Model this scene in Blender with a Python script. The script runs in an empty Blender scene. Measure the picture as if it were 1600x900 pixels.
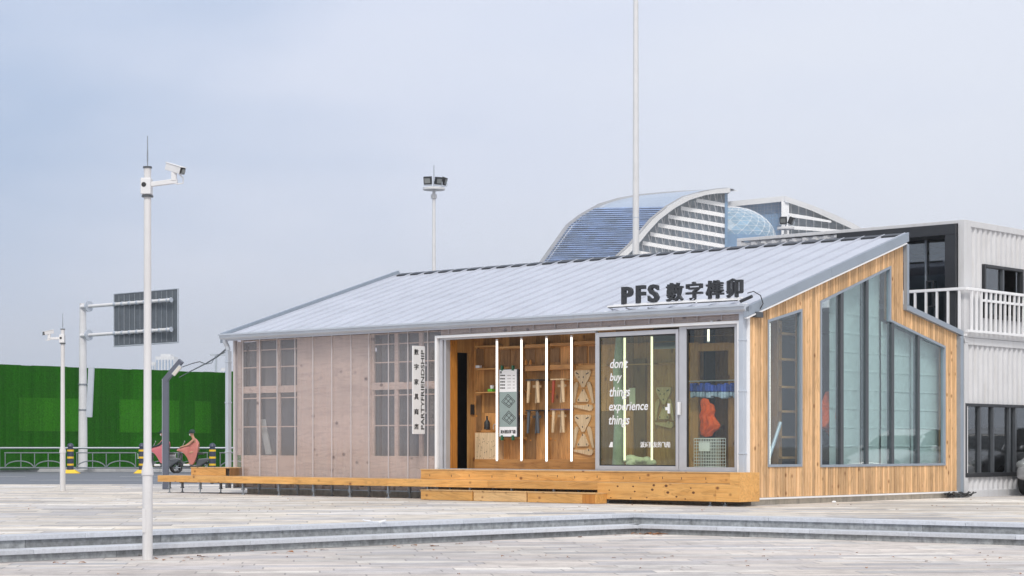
import bpy, math, random
from mathutils import Vector, Matrix
random.seed(7)
R = math.radians
sc = bpy.context.scene
col = sc.collection

# ---------------------------------------------------------------- camera, sky, sun, exposure
HAZE = 0.00034
F, HY, CH = 3110.0, 697.0, 1.05          # focal length in photo pixels, horizon row, eye height over the plaza
cam_d = bpy.data.cameras.new('camera'); cam = bpy.data.objects.new('camera', cam_d); col.objects.link(cam)
cam.location = (0, 0, CH); cam.rotation_euler = (R(90), 0, 0)
cam_d.sensor_width = 36; cam_d.lens = 36 * F / 1600; cam_d.shift_y = (HY - 450) / 1600
cam_d.clip_end = 9000; cam_d.clip_start = 0.1
sc.camera = cam
SUN_EL, SUN_AZ = R(46), R(180)           # azimuth clockwise from +Y: behind the camera
w = bpy.data.worlds.new('World'); sc.world = w; w.use_nodes = True
nt = w.node_tree; nt.nodes.clear()
out = nt.nodes.new('ShaderNodeOutputWorld')
sky = nt.nodes.new('ShaderNodeTexSky'); sky.sky_type = 'NISHITA'; sky.sun_disc = False
sky.sun_elevation = SUN_EL; sky.sun_rotation = SUN_AZ; sky.dust_density = 4; sky.air_density = 1.0
b1 = nt.nodes.new('ShaderNodeBackground'); b1.inputs[1].default_value = 0.10
nt.links.new(sky.outputs[0], b1.inputs[0])
tc = nt.nodes.new('ShaderNodeTexCoord')
sep = nt.nodes.new('ShaderNodeSeparateXYZ'); nt.links.new(tc.outputs['Generated'], sep.inputs[0])
def wmath(op, a, b):
    m = nt.nodes.new('ShaderNodeMath'); m.operation = op; m.use_clamp = False
    for i, v in enumerate((a, b)):
        if isinstance(v, (int, float)): m.inputs[i].default_value = v
        else: nt.links.new(v, m.inputs[i])
    return m.outputs[0]
# thin overcast: slightly bluer towards the upper west, paler to the east
mix_h = wmath('ADD', wmath('MULTIPLY', sep.outputs[0], 1.7), wmath('ADD', wmath('MULTIPLY', sep.outputs[2], -0.6), 0.68))
noi = nt.nodes.new('ShaderNodeTexNoise'); noi.inputs['Scale'].default_value = 5; noi.inputs['Detail'].default_value = 5; noi.inputs['Roughness'].default_value = .45
mp = nt.nodes.new('ShaderNodeMapping'); mp.inputs['Scale'].default_value = (1, 1, 3.5); nt.links.new(tc.outputs['Generated'], mp.inputs[0]); nt.links.new(mp.outputs[0], noi.inputs[0])
mix_h = wmath('ADD', mix_h, wmath('MULTIPLY', wmath('SUBTRACT', noi.outputs[0], 0.5), 0.8))
# brighter, more neutral cloud veil around the hidden sun and overhead
sdv = (math.sin(SUN_AZ) * math.cos(SUN_EL), math.cos(SUN_AZ) * math.cos(SUN_EL), math.sin(SUN_EL))
dp = nt.nodes.new('ShaderNodeVectorMath'); dp.operation = 'DOT_PRODUCT'; nt.links.new(tc.outputs['Generated'], dp.inputs[0]); dp.inputs[1].default_value = sdv
glow = wmath('POWER', wmath('MAXIMUM', wmath('MULTIPLY', wmath('ADD', dp.outputs['Value'], 0.25), 0.8), 0.0), 1.3)
cr = nt.nodes.new('ShaderNodeValToRGB'); nt.links.new(mix_h, cr.inputs[0])
cr.color_ramp.elements[0].position = 0.05; cr.color_ramp.elements[0].color = (.43, .555, .78, 1)
cr.color_ramp.elements[1].position = 0.95; cr.color_ramp.elements[1].color = (.80, .845, .96, 1)
e = cr.color_ramp.elements.new(0.5); e.color = (.72, .78, .94, 1)
b2 = nt.nodes.new('ShaderNodeBackground'); b2.inputs[1].default_value = 0.985
wmx = nt.nodes.new('ShaderNodeMix'); wmx.data_type = 'RGBA'; nt.links.new(wmath('MINIMUM', glow, 1.0), wmx.inputs[0]); nt.links.new(cr.outputs[0], wmx.inputs[6]); wmx.inputs[7].default_value = (1.02, 1.0, .965, 1)
nt.links.new(wmx.outputs[2], b2.inputs[0])
mx = nt.nodes.new('ShaderNodeMixShader'); mx.inputs[0].default_value = 0.92
nt.links.new(b1.outputs[0], mx.inputs[1]); nt.links.new(b2.outputs[0], mx.inputs[2]); nt.links.new(mx.outputs[0], out.inputs[0])
sd = bpy.data.lights.new('sun', 'SUN'); sd.energy = 2.0; sd.angle = R(11); sd.color = (1, .945, .87)
sun = bpy.data.objects.new('sun', sd); col.objects.link(sun)
dirv = Vector((math.sin(SUN_AZ) * math.cos(SUN_EL), math.cos(SUN_AZ) * math.cos(SUN_EL), math.sin(SUN_EL)))
sun.rotation_euler = dirv.to_track_quat('Z', 'Y').to_euler(); sun.location = dirv * 60
sc.view_settings.view_transform = 'Standard'; sc.view_settings.look = 'None'
sc.view_settings.exposure = 0.16; sc.view_settings.gamma = 1
sc.cycles.max_bounces = 8; sc.cycles.transparent_max_bounces = 24; sc.cycles.volume_bounces = 0
sc.cycles.use_denoising = True

# ---------------------------------------------------------------- frames and pixel rays
UX, UY = .7496, -.6619                   # building frame: x along the front, y into the building
P0 = Vector((4.15, 35.1, 0)); ANG = math.atan2(UY, UX)
FR = {'W': (Vector((0, 0, 0)), 0.0), 'B': (P0, ANG)}
def toB(X, Y):
    dx, dy = X - P0.x, Y - P0.y
    return dx * UX + dy * UY, -dx * UY + dy * UX
CX, CY = toB(0, 0)
def T(px, py, t): return ((px - 800) / F * t, t, CH - (py - HY) / F * t)
def G(px, py, z=0.0):
    t = (CH - z) * F / (py - HY); return ((px - 800) / F * t, t, z)
def ray(px, py):
    d = (px - 800) / F
    return d * UX + 1 * UY, -d * UY + 1 * UX, -(py - HY) / F
def A(px, py, w=0.0):                    # point on the plane parallel to the front at depth w -> (x, z)
    r = ray(px, py); k = (w - CY) / r[1]; return CX + r[0] * k, CH + r[2] * k
def S(px, py, x=0.0):                    # point on the plane parallel to the side at x -> (y, z)
    r = ray(px, py); k = (x - CX) / r[0]; return CY + r[1] * k, CH + r[2] * k

# ---------------------------------------------------------------- mesh builder
ORG = {}
class MB:
    def __init__(s): s.v, s.f, s.t, s.cur = [], [], [], 0.5
    def add(s, vs, fs):
        n = len(s.v); s.v += [tuple(p) for p in vs]; s.f += [tuple(i + n for i in f) for f in fs]; s.t += [s.cur] * len(fs); return s
    def hexa(s, a, b):                   # bottom loop a (4 ccw from above), top loop b
        return s.add(list(a) + list(b), [(3, 2, 1, 0), (4, 5, 6, 7), (0, 1, 5, 4), (1, 2, 6, 5), (2, 3, 7, 6), (3, 0, 4, 7)])
    def box(s, x0, x1, y0, y1, z0, z1):
        x0, x1 = sorted((x0, x1)); y0, y1 = sorted((y0, y1)); z0, z1 = sorted((z0, z1))
        return s.hexa([(x0, y0, z0), (x1, y0, z0), (x1, y1, z0), (x0, y1, z0)], [(x0, y0, z1), (x1, y0, z1), (x1, y1, z1), (x0, y1, z1)])
    def prism(s, poly, fn, a, b):        # poly of 2d points; fn(u, v, d) -> xyz
        n = len(poly); vs = [fn(u, v, a) for u, v in poly] + [fn(u, v, b) for u, v in poly]
        return s.add(vs, [tuple(range(n))[::-1], tuple(range(n, 2 * n))] + [(i, (i + 1) % n, (i + 1) % n + n, i + n) for i in range(n)])
    def tube(s, p, q, r0, r1=None, n=12, cap=True):
        r1 = r0 if r1 is None else r1; p, q = Vector(p), Vector(q); d = (q - p).normalized()
        u = d.orthogonal().normalized(); w_ = d.cross(u)
        vs = [p + r0 * (u * math.cos(2 * math.pi * i / n) + w_ * math.sin(2 * math.pi * i / n)) for i in range(n)]
        vs += [q + r1 * (u * math.cos(2 * math.pi * i / n) + w_ * math.sin(2 * math.pi * i / n)) for i in range(n)]
        fs = [(i, (i + 1) % n, (i + 1) % n + n, i + n) for i in range(n)]
        if cap: fs += [tuple(range(n))[::-1], tuple(range(n, 2 * n))]
        return s.add(vs, fs)
    def path(s, pts, r, n=8):
        pts = [Vector(p) for p in pts]; rings = []
        u = (pts[1] - pts[0]).normalized().orthogonal().normalized()
        for i, p in enumerate(pts):
            d = (pts[min(i + 1, len(pts) - 1)] - pts[max(i - 1, 0)]).normalized()
            u = (u - d * u.dot(d)).normalized(); w_ = d.cross(u)
            rr = r[i] if isinstance(r, (list, tuple)) else r
            rings.append([p + rr * (u * math.cos(2 * math.pi * k / n) + w_ * math.sin(2 * math.pi * k / n)) for k in range(n)])
        vs = [q for g in rings for q in g]; fs = []
        for i in range(len(pts) - 1):
            fs += [(i * n + k, i * n + (k + 1) % n, (i + 1) * n + (k + 1) % n, (i + 1) * n + k) for k in range(n)]
        m = (len(pts) - 1) * n; fs += [tuple(range(n))[::-1], tuple(range(m, m + n))]
        return s.add(vs, fs)
    def lathe(s, c, prof, n=16):
        cx, cy, cz = c; vs = []
        for r, z in prof: vs += [(cx + r * math.cos(2 * math.pi * k / n), cy + r * math.sin(2 * math.pi * k / n), cz + z) for k in range(n)]
        fs = []
        for i in range(len(prof) - 1): fs += [(i * n + k, i * n + (k + 1) % n, (i + 1) * n + (k + 1) % n, (i + 1) * n + k) for k in range(n)]
        m = (len(prof) - 1) * n; fs += [tuple(range(n))[::-1], tuple(range(m, m + n))]
        return s.add(vs, fs)
    def ball(s, c, r, sx=1, sy=1, sz=1, n=12, m=8):
        vs = []; fs = []
        for j in range(1, m):
            ph = math.pi * j / m
            for i in range(n): vs.append((c[0] + r * sx * math.sin(ph) * math.cos(2 * math.pi * i / n), c[1] + r * sy * math.sin(ph) * math.sin(2 * math.pi * i / n), c[2] + r * sz * math.cos(ph)))
        vs += [(c[0], c[1], c[2] + r * sz), (c[0], c[1], c[2] - r * sz)]
        for j in range(m - 2): fs += [(j * n + i, (j + 1) * n + i, (j + 1) * n + (i + 1) % n, j * n + (i + 1) % n) for i in range(n)]
        a = n * (m - 1); fs += [(a, i, (i + 1) % n) for i in range(n)] + [(a + 1, (m - 2) * n + (i + 1) % n, (m - 2) * n + i) for i in range(n)]
        return s.add(vs, fs)
    def pieces(s):                       # one builder per connected piece
        par = list(range(len(s.v)))
        def fd(a):
            while par[a] != a: par[a] = par[par[a]]; a = par[a]
            return a
        for f in s.f:
            for q in f[1:]: par[fd(q)] = fd(f[0])
        gr = {}
        for f, t in zip(s.f, s.t): gr.setdefault(fd(f[0]), []).append((f, t))
        for k, L in gr.items():
            idx = {}; m = MB()
            for f, t in L:
                m.f.append(tuple(idx.setdefault(q, len(idx)) for q in f)); m.t.append(t)
            m.v = [None] * len(idx)
            for q, i in idx.items(): m.v[i] = s.v[q]
            yield m
    def each(s, name, m, parent, **kw):
        for q in s.pieces(): q.build(name, m, parent, **kw)
    def text(s, txt, u0, u1, v0, v1, fn, depth=.01, bold=0.0, shear=0.0):
        """lettering fitted to the rectangle u0..u1 x v0..v1; fn(u, v, d) -> xyz, d = outwards"""
        c = bpy.data.curves.new('lettering', 'FONT'); c.body = txt; c.extrude = .05; c.offset = bold; c.shear = shear; c.resolution_u = 3
        o = bpy.data.objects.new('lettering', c); col.objects.link(o)
        bpy.context.view_layer.update()
        m = o.evaluated_get(bpy.context.evaluated_depsgraph_get()).to_mesh()
        P = [v.co.copy() for v in m.vertices]; fs = [tuple(p.vertices) for p in m.polygons]
        o.evaluated_get(bpy.context.evaluated_depsgraph_get()).to_mesh_clear()
        bpy.data.objects.remove(o); bpy.data.curves.remove(c)
        a0, a1 = min(p.x for p in P), max(p.x for p in P); c0, c1 = min(p.y for p in P), max(p.y for p in P)
        return s.add([fn(u0 + (p.x - a0) / (a1 - a0) * (u1 - u0), v0 + (p.y - c0) / (c1 - c0) * (v1 - v0), depth * (p.z + .05) / .1) for p in P], fs)
    def build(s, name, m, parent=None, org=None, frame='W', bevel=0, smooth=False, kind=None, label=None):
        o_ = Vector(ORG[parent.name] if parent else (org or (0, 0, 0)))
        me = bpy.data.meshes.new(name); me.from_pydata([Vector(p) - o_ for p in s.v], [], s.f); me.update()
        at = me.attributes.new('tint', 'FLOAT', 'FACE')
        for i, t in enumerate(s.t): at.data[i].value = t
        me.materials.append(m)
        o = bpy.data.objects.new(name, me); col.objects.link(o)
        if parent: o.parent = parent
        else:
            fo, fa = FR[frame]; q = Matrix.Rotation(fa, 3, 'Z') @ o_ + fo; o.location = q; o.rotation_euler = (0, 0, fa)
        ORG[o.name] = tuple(o_)
        if smooth:
            for p in me.polygons: p.use_smooth = True
            try: me.set_sharp_from_angle(angle=R(40))
            except Exception: pass
        if bevel:
            bv = o.modifiers.new('bevel', 'BEVEL'); bv.width = bevel; bv.segments = 2; bv.limit_method = 'ANGLE'
        if kind: o['kind'] = kind
        if label: o['label'] = label
        return o
def tag(o, label, cat, group=None, kind=None):
    o['label'] = label; o['category'] = cat
    if group: o['group'] = group
    if kind: o['kind'] = kind
    return o
def thing(name, label, cat, org=(0, 0, 0), frame='W', group=None):
    o = bpy.data.objects.new(name, None); col.objects.link(o); o.empty_display_size = .2
    fo, fa = FR[frame]; o.location = Matrix.Rotation(fa, 3, 'Z') @ Vector(org) + fo; o.rotation_euler = (0, 0, fa)
    ORG[o.name] = tuple(org); return tag(o, label, cat, group)
def copy_tree(o, parent=None):
    c = o.copy(); col.objects.link(c); c.parent = parent
    for ch in list(o.children): copy_tree(ch, c)
    return c
FRONT = lambda w: (lambda u, v, d: (u, w - d, v))          # lettering / outlines on a plane parallel to the front
SIDE = lambda x: (lambda u, v, d: (x + d, u, v))           # ... parallel to the side

# ---------------------------------------------------------------- materials
def newmat(name):
    m = bpy.data.materials.new(name); m.use_nodes = True; return m, m.node_tree, m.node_tree.nodes['Principled BSDF']
def node(t, ty, **kw):
    n = t.nodes.new(ty)
    for k, v in kw.items(): setattr(n, k, v)
    return n
def coords(t, scale, src='Object'):
    c = node(t, 'ShaderNodeTexCoord'); m = node(t, 'ShaderNodeMapping'); m.inputs['Scale'].default_value = scale
    t.links.new(c.outputs[src], m.inputs[0]); return m.outputs[0]
def noise(t, vec, scale, detail=4, rough=.5, dist=0):
    n = node(t, 'ShaderNodeTexNoise'); n.inputs['Scale'].default_value = scale; n.inputs['Detail'].default_value = detail
    n.inputs['Roughness'].default_value = rough; n.inputs['Distortion'].default_value = dist; t.links.new(vec, n.inputs[0]); return n.outputs[0]
def ramp(t, fac, stops):
    r = node(t, 'ShaderNodeValToRGB'); t.links.new(fac, r.inputs[0]); el = r.color_ramp.elements
    while len(el) < len(stops): el.new(.5)
    for i, (p, c) in enumerate(stops): el[i].position = p; el[i].color = (c[0], c[1], c[2], 1) if isinstance(c, (tuple, list)) else (c, c, c, 1)
    return r.outputs[0]
def mixc(t, fac, a, b, mode='MIX'):
    m = node(t, 'ShaderNodeMix', data_type='RGBA', blend_type=mode)
    for sck, v in ((m.inputs[0], fac), (m.inputs[6], a), (m.inputs[7], b)):
        if isinstance(v, (int, float)): sck.default_value = v
        elif isinstance(v, (tuple, list)): sck.default_value = (v[0], v[1], v[2], 1)
        else: t.links.new(v, sck)
    return m.outputs[2]
def bump(t, b, h, strength=.2, dist=.01):
    n = node(t, 'ShaderNodeBump'); n.inputs['Strength'].default_value = strength; n.inputs['Distance'].default_value = dist
    t.links.new(h, n.inputs['Height']); t.links.new(n.outputs[0], b.inputs['Normal'])
def tinted(t, c, amt=.25):
    a = node(t, 'ShaderNodeAttribute', attribute_name='tint'); a.attribute_type = 'GEOMETRY'
    g = ramp(t, a.outputs['Fac'], [(0, 1 - amt), (1, 1 + amt)])
    return mixc(t, 1, c, g, 'MULTIPLY')
def paint(name, c, rough=.45, metal=0, var=.08, scale=3, tint=0, dirt=None, bmp=0):
    m, t, b = newmat(name); v = coords(t, (1, 1, 1)); n = noise(t, v, scale, 6, .6)
    cc = mixc(t, 1, c, ramp(t, n, [(.3, 1 - var), (.7, 1 + var)]), 'MULTIPLY')
    if dirt:
        n2 = noise(t, coords(t, (7, 7, .6)), 1.2, 6, .65); cc = mixc(t, ramp(t, n2, [(.5, 0), (.75, dirt[1])]), cc, dirt[0])
    if tint: cc = tinted(t, cc, tint)
    t.links.new(cc, b.inputs['Base Color']); b.inputs['Metallic'].default_value = metal
    rr = node(t, 'ShaderNodeMapRange'); rr.inputs[3].default_value = max(rough - .08, .02); rr.inputs[4].default_value = min(rough + .12, 1)
    t.links.new(n, rr.inputs[0]); t.links.new(rr.outputs[0], b.inputs['Roughness'])
    if bmp: bump(t, b, noise(t, v, 60, 3), bmp, .004)
    return m
def wood(name, ca, cb, axis=0, knots=1, tint=.2, rough=.6, fine=26, knotc=(.10, .04, .015), kscale=3.2):
    m, t, b = newmat(name); s = [fine] * 3; s[axis] = fine * .07
    v = coords(t, tuple(s)); n = noise(t, v, 1, 6, .6, .8); s2 = [5.0] * 3; s2[axis] = .5
    n2 = noise(t, coords(t, tuple(s2)), 1, 3, .5, 1.5)
    rings = node(t, 'ShaderNodeMath', operation='PINGPONG'); mul = node(t, 'ShaderNodeMath', operation='MULTIPLY'); mul.inputs[1].default_value = 6
    t.links.new(n2, mul.inputs[0]); t.links.new(mul.outputs[0], rings.inputs[0]); rings.inputs[1].default_value = .5
    c = mixc(t, ramp(t, n, [(.3, 0), (.7, 1)]), ca, cb)
    c = mixc(t, ramp(t, rings.outputs[0], [(.0, .45), (.22, 0)]), c, [x * .55 for x in cb])
    if knots:
        vo = node(t, 'ShaderNodeTexVoronoi'); vo.inputs['Scale'].default_value = kscale; sk = [1, 1, 1]; sk[axis] = .75
        t.links.new(coords(t, tuple(sk)), vo.inputs[0])
        c = mixc(t, ramp(t, vo.outputs['Distance'], [(.07, .95), (.11, .5), (.17, 0)]), c, knotc)
    c = mixc(t, 1, c, ramp(t, noise(t, coords(t, (1, 1, 1)), 1.1, 6, .65), [(.3, .84), (.7, 1.10)]), 'MULTIPLY')
    c = tinted(t, c, tint); t.links.new(c, b.inputs['Base Color']); b.inputs['Roughness'].default_value = rough
    bump(t, b, n, .25, .002); return m
def emit(name, c, s):
    m, t, b = newmat(name); b.inputs['Base Color'].default_value = (*c, 1); b.inputs['Emission Color'].default_value = (*c, 1)
    b.inputs['Emission Strength'].default_value = s; return m
def glass(name, tint, refl=.10, ior=1.5, wav=0.0):
    m, t, b = newmat(name); t.nodes.remove(b); o = t.nodes['Material Output']
    tr = node(t, 'ShaderNodeBsdfTransparent'); tr.inputs[0].default_value = (*tint, 1)
    gl = node(t, 'ShaderNodeBsdfGlossy'); gl.inputs['Roughness'].default_value = .015; gl.inputs[0].default_value = (.95, .97, 1, 1)
    ge = node(t, 'ShaderNodeNewGeometry'); dt = node(t, 'ShaderNodeVectorMath', operation='DOT_PRODUCT')   # Schlick, the same from both sides
    t.links.new(ge.outputs['Incoming'], dt.inputs[0]); t.links.new(ge.outputs['Normal'], dt.inputs[1])
    def mm(op, a, b_=None):
        n = node(t, 'ShaderNodeMath', operation=op)
        for i, v in enumerate((a, b_)):
            if isinstance(v, (int, float)): n.inputs[i].default_value = v
            elif v is not None: t.links.new(v, n.inputs[i])
        return n.outputs[0]
    ad = node(t, 'ShaderNodeMath', operation='MULTIPLY_ADD'); ad.inputs[1].default_value = ior - refl; ad.inputs[2].default_value = refl
    t.links.new(mm('POWER', mm('SUBTRACT', 1, mm('ABSOLUTE', dt.outputs['Value'])), 4), ad.inputs[0])
    if wav:
        bp = node(t, 'ShaderNodeBump'); bp.inputs['Strength'].default_value = wav; bp.inputs['Distance'].default_value = .01
        t.links.new(noise(t, coords(t, (1, 1, 1)), 1.3, 2), bp.inputs['Height']); t.links.new(bp.outputs[0], gl.inputs['Normal'])
    x = node(t, 'ShaderNodeMixShader'); t.links.new(ad.outputs[0], x.inputs[0]); t.links.new(tr.outputs[0], x.inputs[1]); t.links.new(gl.outputs[0], x.inputs[2])
    t.links.new(x.outputs[0], o.inputs[0]); return m
def polycarb(name):
    m, t, b = newmat(name); t.nodes.remove(b); o = t.nodes['Material Output']
    tr = node(t, 'ShaderNodeBsdfTransparent'); tr.inputs[0].default_value = (.95, .93, .95, 1)
    df = node(t, 'ShaderNodeBsdfDiffuse'); v = coords(t, (1, 1, 1))
    n = noise(t, coords(t, (30, 1, .4)), 1, 4, .6)
    t.links.new(mixc(t, ramp(t, n, [(.35, 0), (.65, 1)]), (.60, .56, .54), (.72, .68, .66)), df.inputs[0])
    gl = node(t, 'ShaderNodeBsdfGlossy'); gl.inputs['Roughness'].default_value = .05
    x = node(t, 'ShaderNodeMixShader'); n2 = noise(t, coords(t, (14, 1, .7)), 1, 3)
    t.links.new(ramp(t, n2, [(.3, .07), (.7, .15)]), x.inputs[0]); t.links.new(tr.outputs[0], x.inputs[1]); t.links.new(df.outputs[0], x.inputs[2])
    y = node(t, 'ShaderNodeMixShader'); y.inputs[0].default_value = .075; t.links.new(x.outputs[0], y.inputs[1]); t.links.new(gl.outputs[0], y.inputs[2])
    t.links.new(y.outputs[0], o.inputs[0]); return m
def film(name, c, alpha):
    m, t, b = newmat(name); o = t.nodes['Material Output']; b.inputs['Base Color'].default_value = (*c, 1); b.inputs['Roughness'].default_value = .35
    tr = node(t, 'ShaderNodeBsdfTransparent'); tr.inputs[0].default_value = (1, .75, .72, 1); x = node(t, 'ShaderNodeMixShader'); x.inputs[0].default_value = alpha
    t.links.new(tr.outputs[0], x.inputs[1]); t.links.new(b.outputs[0], x.inputs[2]); t.links.new(x.outputs[0], o.inputs[0]); return m

def paving(name, ang, tile, cols, joint=.02):
    """rectangular stone setts, each with a colour of its own, drawn in world space"""
    m, t, b = newmat(name); c = node(t, 'ShaderNodeTexCoord'); mp = node(t, 'ShaderNodeMapping'); mp.inputs['Rotation'].default_value = (0, 0, ang)
    t.links.new(c.outputs['Object'], mp.inputs[0]); sp = node(t, 'ShaderNodeSeparateXYZ'); t.links.new(mp.outputs[0], sp.inputs[0])
    def M(op, a, b_=None, c_=None):
        n = node(t, 'ShaderNodeMath', operation=op)
        for i, v in enumerate((a, b_, c_)):
            if v is None: continue
            if isinstance(v, (int, float)): n.inputs[i].default_value = v
            else: t.links.new(v, n.inputs[i])
        return n.outputs[0]
    ry = M('DIVIDE', sp.outputs[1], tile[1]); fy = M('FLOOR', ry)
    wn0 = node(t, 'ShaderNodeTexWhiteNoise', noise_dimensions='1D'); t.links.new(fy, wn0.inputs['W'])
    rx = M('ADD', M('DIVIDE', sp.outputs[0], tile[0]), M('MULTIPLY', wn0.outputs[0], 7.3)); fx = M('FLOOR', rx)
    cb = node(t, 'ShaderNodeCombineXYZ'); t.links.new(fx, cb.inputs[0]); t.links.new(fy, cb.inputs[1])
    wn = node(t, 'ShaderNodeTexWhiteNoise', noise_dimensions='2D'); t.links.new(cb.outputs[0], wn.inputs['Vector'])
    cc = ramp(t, wn.outputs[0], cols)
    big = noise(t, coords(t, (1, 1, 1)), .22, 5, .6); cc = mixc(t, 1, cc, ramp(t, big, [(.3, .76), (.7, 1.14)]), 'MULTIPLY')
    st = noise(t, coords(t, (1, 1, 1)), 2.2, 7, .7); cc = mixc(t, ramp(t, st, [(.45, 0), (.72, .62)]), cc, (.25, .23, .22))
    lw_ = noise(t, coords(t, (.12, .9, 1)), 1, 6, .65); cc = mixc(t, ramp(t, lw_, [(.5, 0), (.72, .5)]), cc, (.33, .31, .31))
    sp2 = noise(t, coords(t, (1, 1, 1)), 40, 3, .6); cc = mixc(t, 1, cc, ramp(t, sp2, [(.3, .9), (.7, 1.08)]), 'MULTIPLY')
    ex = M('FRACT', rx); ey = M('FRACT', ry)
    jx = M('MULTIPLY', M('MINIMUM', ex, M('SUBTRACT', 1, ex)), tile[0]); jy = M('MULTIPLY', M('MINIMUM', ey, M('SUBTRACT', 1, ey)), tile[1])
    j = M('LESS_THAN', M('MINIMUM', jx, jy), joint * .5)
    cc = mixc(t, M('MULTIPLY', j, .55), cc, (.16, .15, .15))
    t.links.new(cc, b.inputs['Base Color']); b.inputs['Roughness'].default_value = .8; b.inputs['Specular IOR Level'].default_value = .3
    bump(t, b, st, .15, .01); return m

M = {}
M['white'] = paint('white_paint', (.66, .67, .70), .4, 0, .05, 3, 0, ((.42, .40, .38), .25))
M['pole'] = paint('pole_paint', (.62, .62, .64), .42, 0, .05, 2, 0, ((.38, .36, .35), .3))
M['container'] = paint('container_paint', (.60, .61, .64), .5, 0, .05, 1.5, 0, ((.40, .37, .35), .35))
M['frame_white'] = paint('white_aluminium', (.84, .85, .88), .35, .1, .03)
M['silver'] = paint('silver_aluminium', (.50, .51, .55), .38, .35, .06, 4)
M['roof'] = paint('roof_metal', (.52, .55, .63), .45, .15, .06, 1.2, .05)
M['gutter'] = paint('gutter_metal', (.50, .55, .63), .4, .3, .06, 2)
M['trim'] = paint('trim_metal', (.31, .36, .43), .42, .3, .06, 2)
M['dark'] = paint('dark_metal', (.035, .038, .045), .4, .2, .1)
M['darkgrey'] = paint('dark_grey_metal', (.09, .10, .115), .4, .3, .08)
M['lampgrey'] = paint('lamp_grey_metal', (.12, .135, .18), .4, .3, .06)
M['black'] = paint('black_paint', (.018, .018, .02), .5, 0, .1)
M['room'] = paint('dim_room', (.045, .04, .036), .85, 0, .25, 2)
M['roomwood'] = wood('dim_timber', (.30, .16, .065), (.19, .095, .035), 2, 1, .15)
M['clad'] = wood('cladding_larch', (.78, .51, .29), (.62, .37, .17), 2, 1, .26, .6, 30, (.30, .14, .05), 4.2)
M['ply'] = wood('plywood', (.56, .31, .11), (.40, .19, .06), 2, 1, .12, .55, 20, (.18, .07, .02), 3.5)
M['plyH'] = wood('plywood_lengthwise', (.60, .34, .13), (.47, .23, .07), 0, 1, .12, .55, 20, (.20, .08, .02), 3.5)
M['plydisp'] = wood('display_plywood', (.54, .28, .095), (.33, .15, .045), 2, 1, .5, .55, 20, (.15, .06, .02), 3.5)
M['plypale'] = wood('pale_birch_ply', (.68, .52, .33), (.58, .42, .25), 2, 0, .05, .5, 18)
M['bench'] = wood('bench_pine', (.74, .42, .14), (.60, .30, .08), 0, 1, .14, .5, 16, (.17, .06, .015), 4.2)
M['benchpale'] = wood('bench_pine_pale', (.70, .46, .22), (.58, .35, .15), 0, 1, .14, .55, 16, (.17, .06, .015), 5.0)
M['knot'] = paint('wood_knot', (.13, .05, .015), .6, 0, .3, 30)
M['orangewood'] = wood('fir_orange', (.62, .27, .05), (.42, .15, .02), 2, 0, .1, .45, 12)
M['orangewoodH'] = wood('fir_orange_lengthwise', (.52, .26, .08), (.36, .15, .035), 0, 0, .1, .45, 9)
M['wallply'] = wood('weathered_ply', (.78, .65, .54), (.70, .56, .45), 0, 1, .08, .7, 14, (.14, .08, .06), 3.2)
M['shelfpale'] = paint('pale_shelf', (.60, .50, .42), .6)
M['concrete'] = paint('concrete', (.50, .46, .40), .85, 0, .2, 5, 0, ((.13, .12, .11), .5), .3)
M['poly'] = polycarb('polycarbonate')
M['polyjoint'] = paint('polycarbonate_joint', (.55, .52, .54), .35, 0, .05)
M['glass'] = glass('clear_glass', (.90, .94, .90), .045, .6, .06)
M['glass_green'] = glass('green_glass', (.82, .88, .74), .07, .7, .08)
M['glass_dark'] = glass('tinted_glass', (.50, .55, .57), .16, .8, .05)
M['glass_side'] = glass('side_glass', (.90, .96, .96), .085, .8, .03)
M['lit'] = emit('tube_light', (1, .92, .84), 1.45)
M['curtain'] = paint('curtain_cloth', (.52, .60, .60), .9, 0, .10, 6)
M['orange'] = paint('orange_cloth', (.72, .10, .005), .75, 0, .25, 9)
M['blue'] = paint('blue_cloth', (.03, .07, .38), .8, 0, .4, 12, .5)
M['bluepale'] = paint('pale_blue_cloth', (.35, .45, .62), .8, 0, .25, 14, .3)
M['paper'] = paint('white_paper', (.78, .79, .82), .6, 0, .03)
M['greypaper'] = paint('grey_green_paper', (.26, .33, .33), .6, 0, .05)
M['greenclip'] = paint('green_clip', (.02, .12, .06), .4)
M['green'] = paint('green_plastic', (.15, .50, .05), .4)
M['yellow'] = paint('yellow_paint', (.80, .52, .02), .45)
M['navy'] = paint('navy_paint', (.04, .05, .09), .4)
M['steel'] = paint('galvanised_steel', (.28, .31, .35), .45, .6, .15, 12)
M['red'] = paint('red_plastic', (.55, .03, .04), .35)
M['tyre'] = paint('tyre_rubber', (.022, .022, .024), .8)
M['carwhite'] = paint('car_paint_white', (.80, .81, .83), .15, 0, .01)
M['cargrey'] = paint('car_paint_grey', (.42, .43, .45), .18, .4, .02)
M['carglass'] = paint('car_glass', (.02, .025, .03), .05)
M['lampglass'] = paint('lamp_glass', (.25, .27, .28), .08, .3)
M['skin'] = paint('skin', (.48, .25, .16), .55)
M['cloth_dark'] = paint('dark_cloth', (.02, .05, .045), .9)
M['poncho'] = film('pink_poncho_film', (.72, .26, .22), .72)
M['poncho2'] = film('rose_poncho_film', (.72, .20, .24), .78)
M['leaf'] = paint('dry_leaf', (.26, .11, .04), .8, 0, .4, 20, .5)
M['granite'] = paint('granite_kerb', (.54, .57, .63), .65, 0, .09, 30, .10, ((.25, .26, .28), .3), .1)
M['riser'] = paint('granite_riser', (.25, .265, .28), .8, 0, .35, 14, .25, ((.10, .10, .11), .6), .4)
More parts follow.
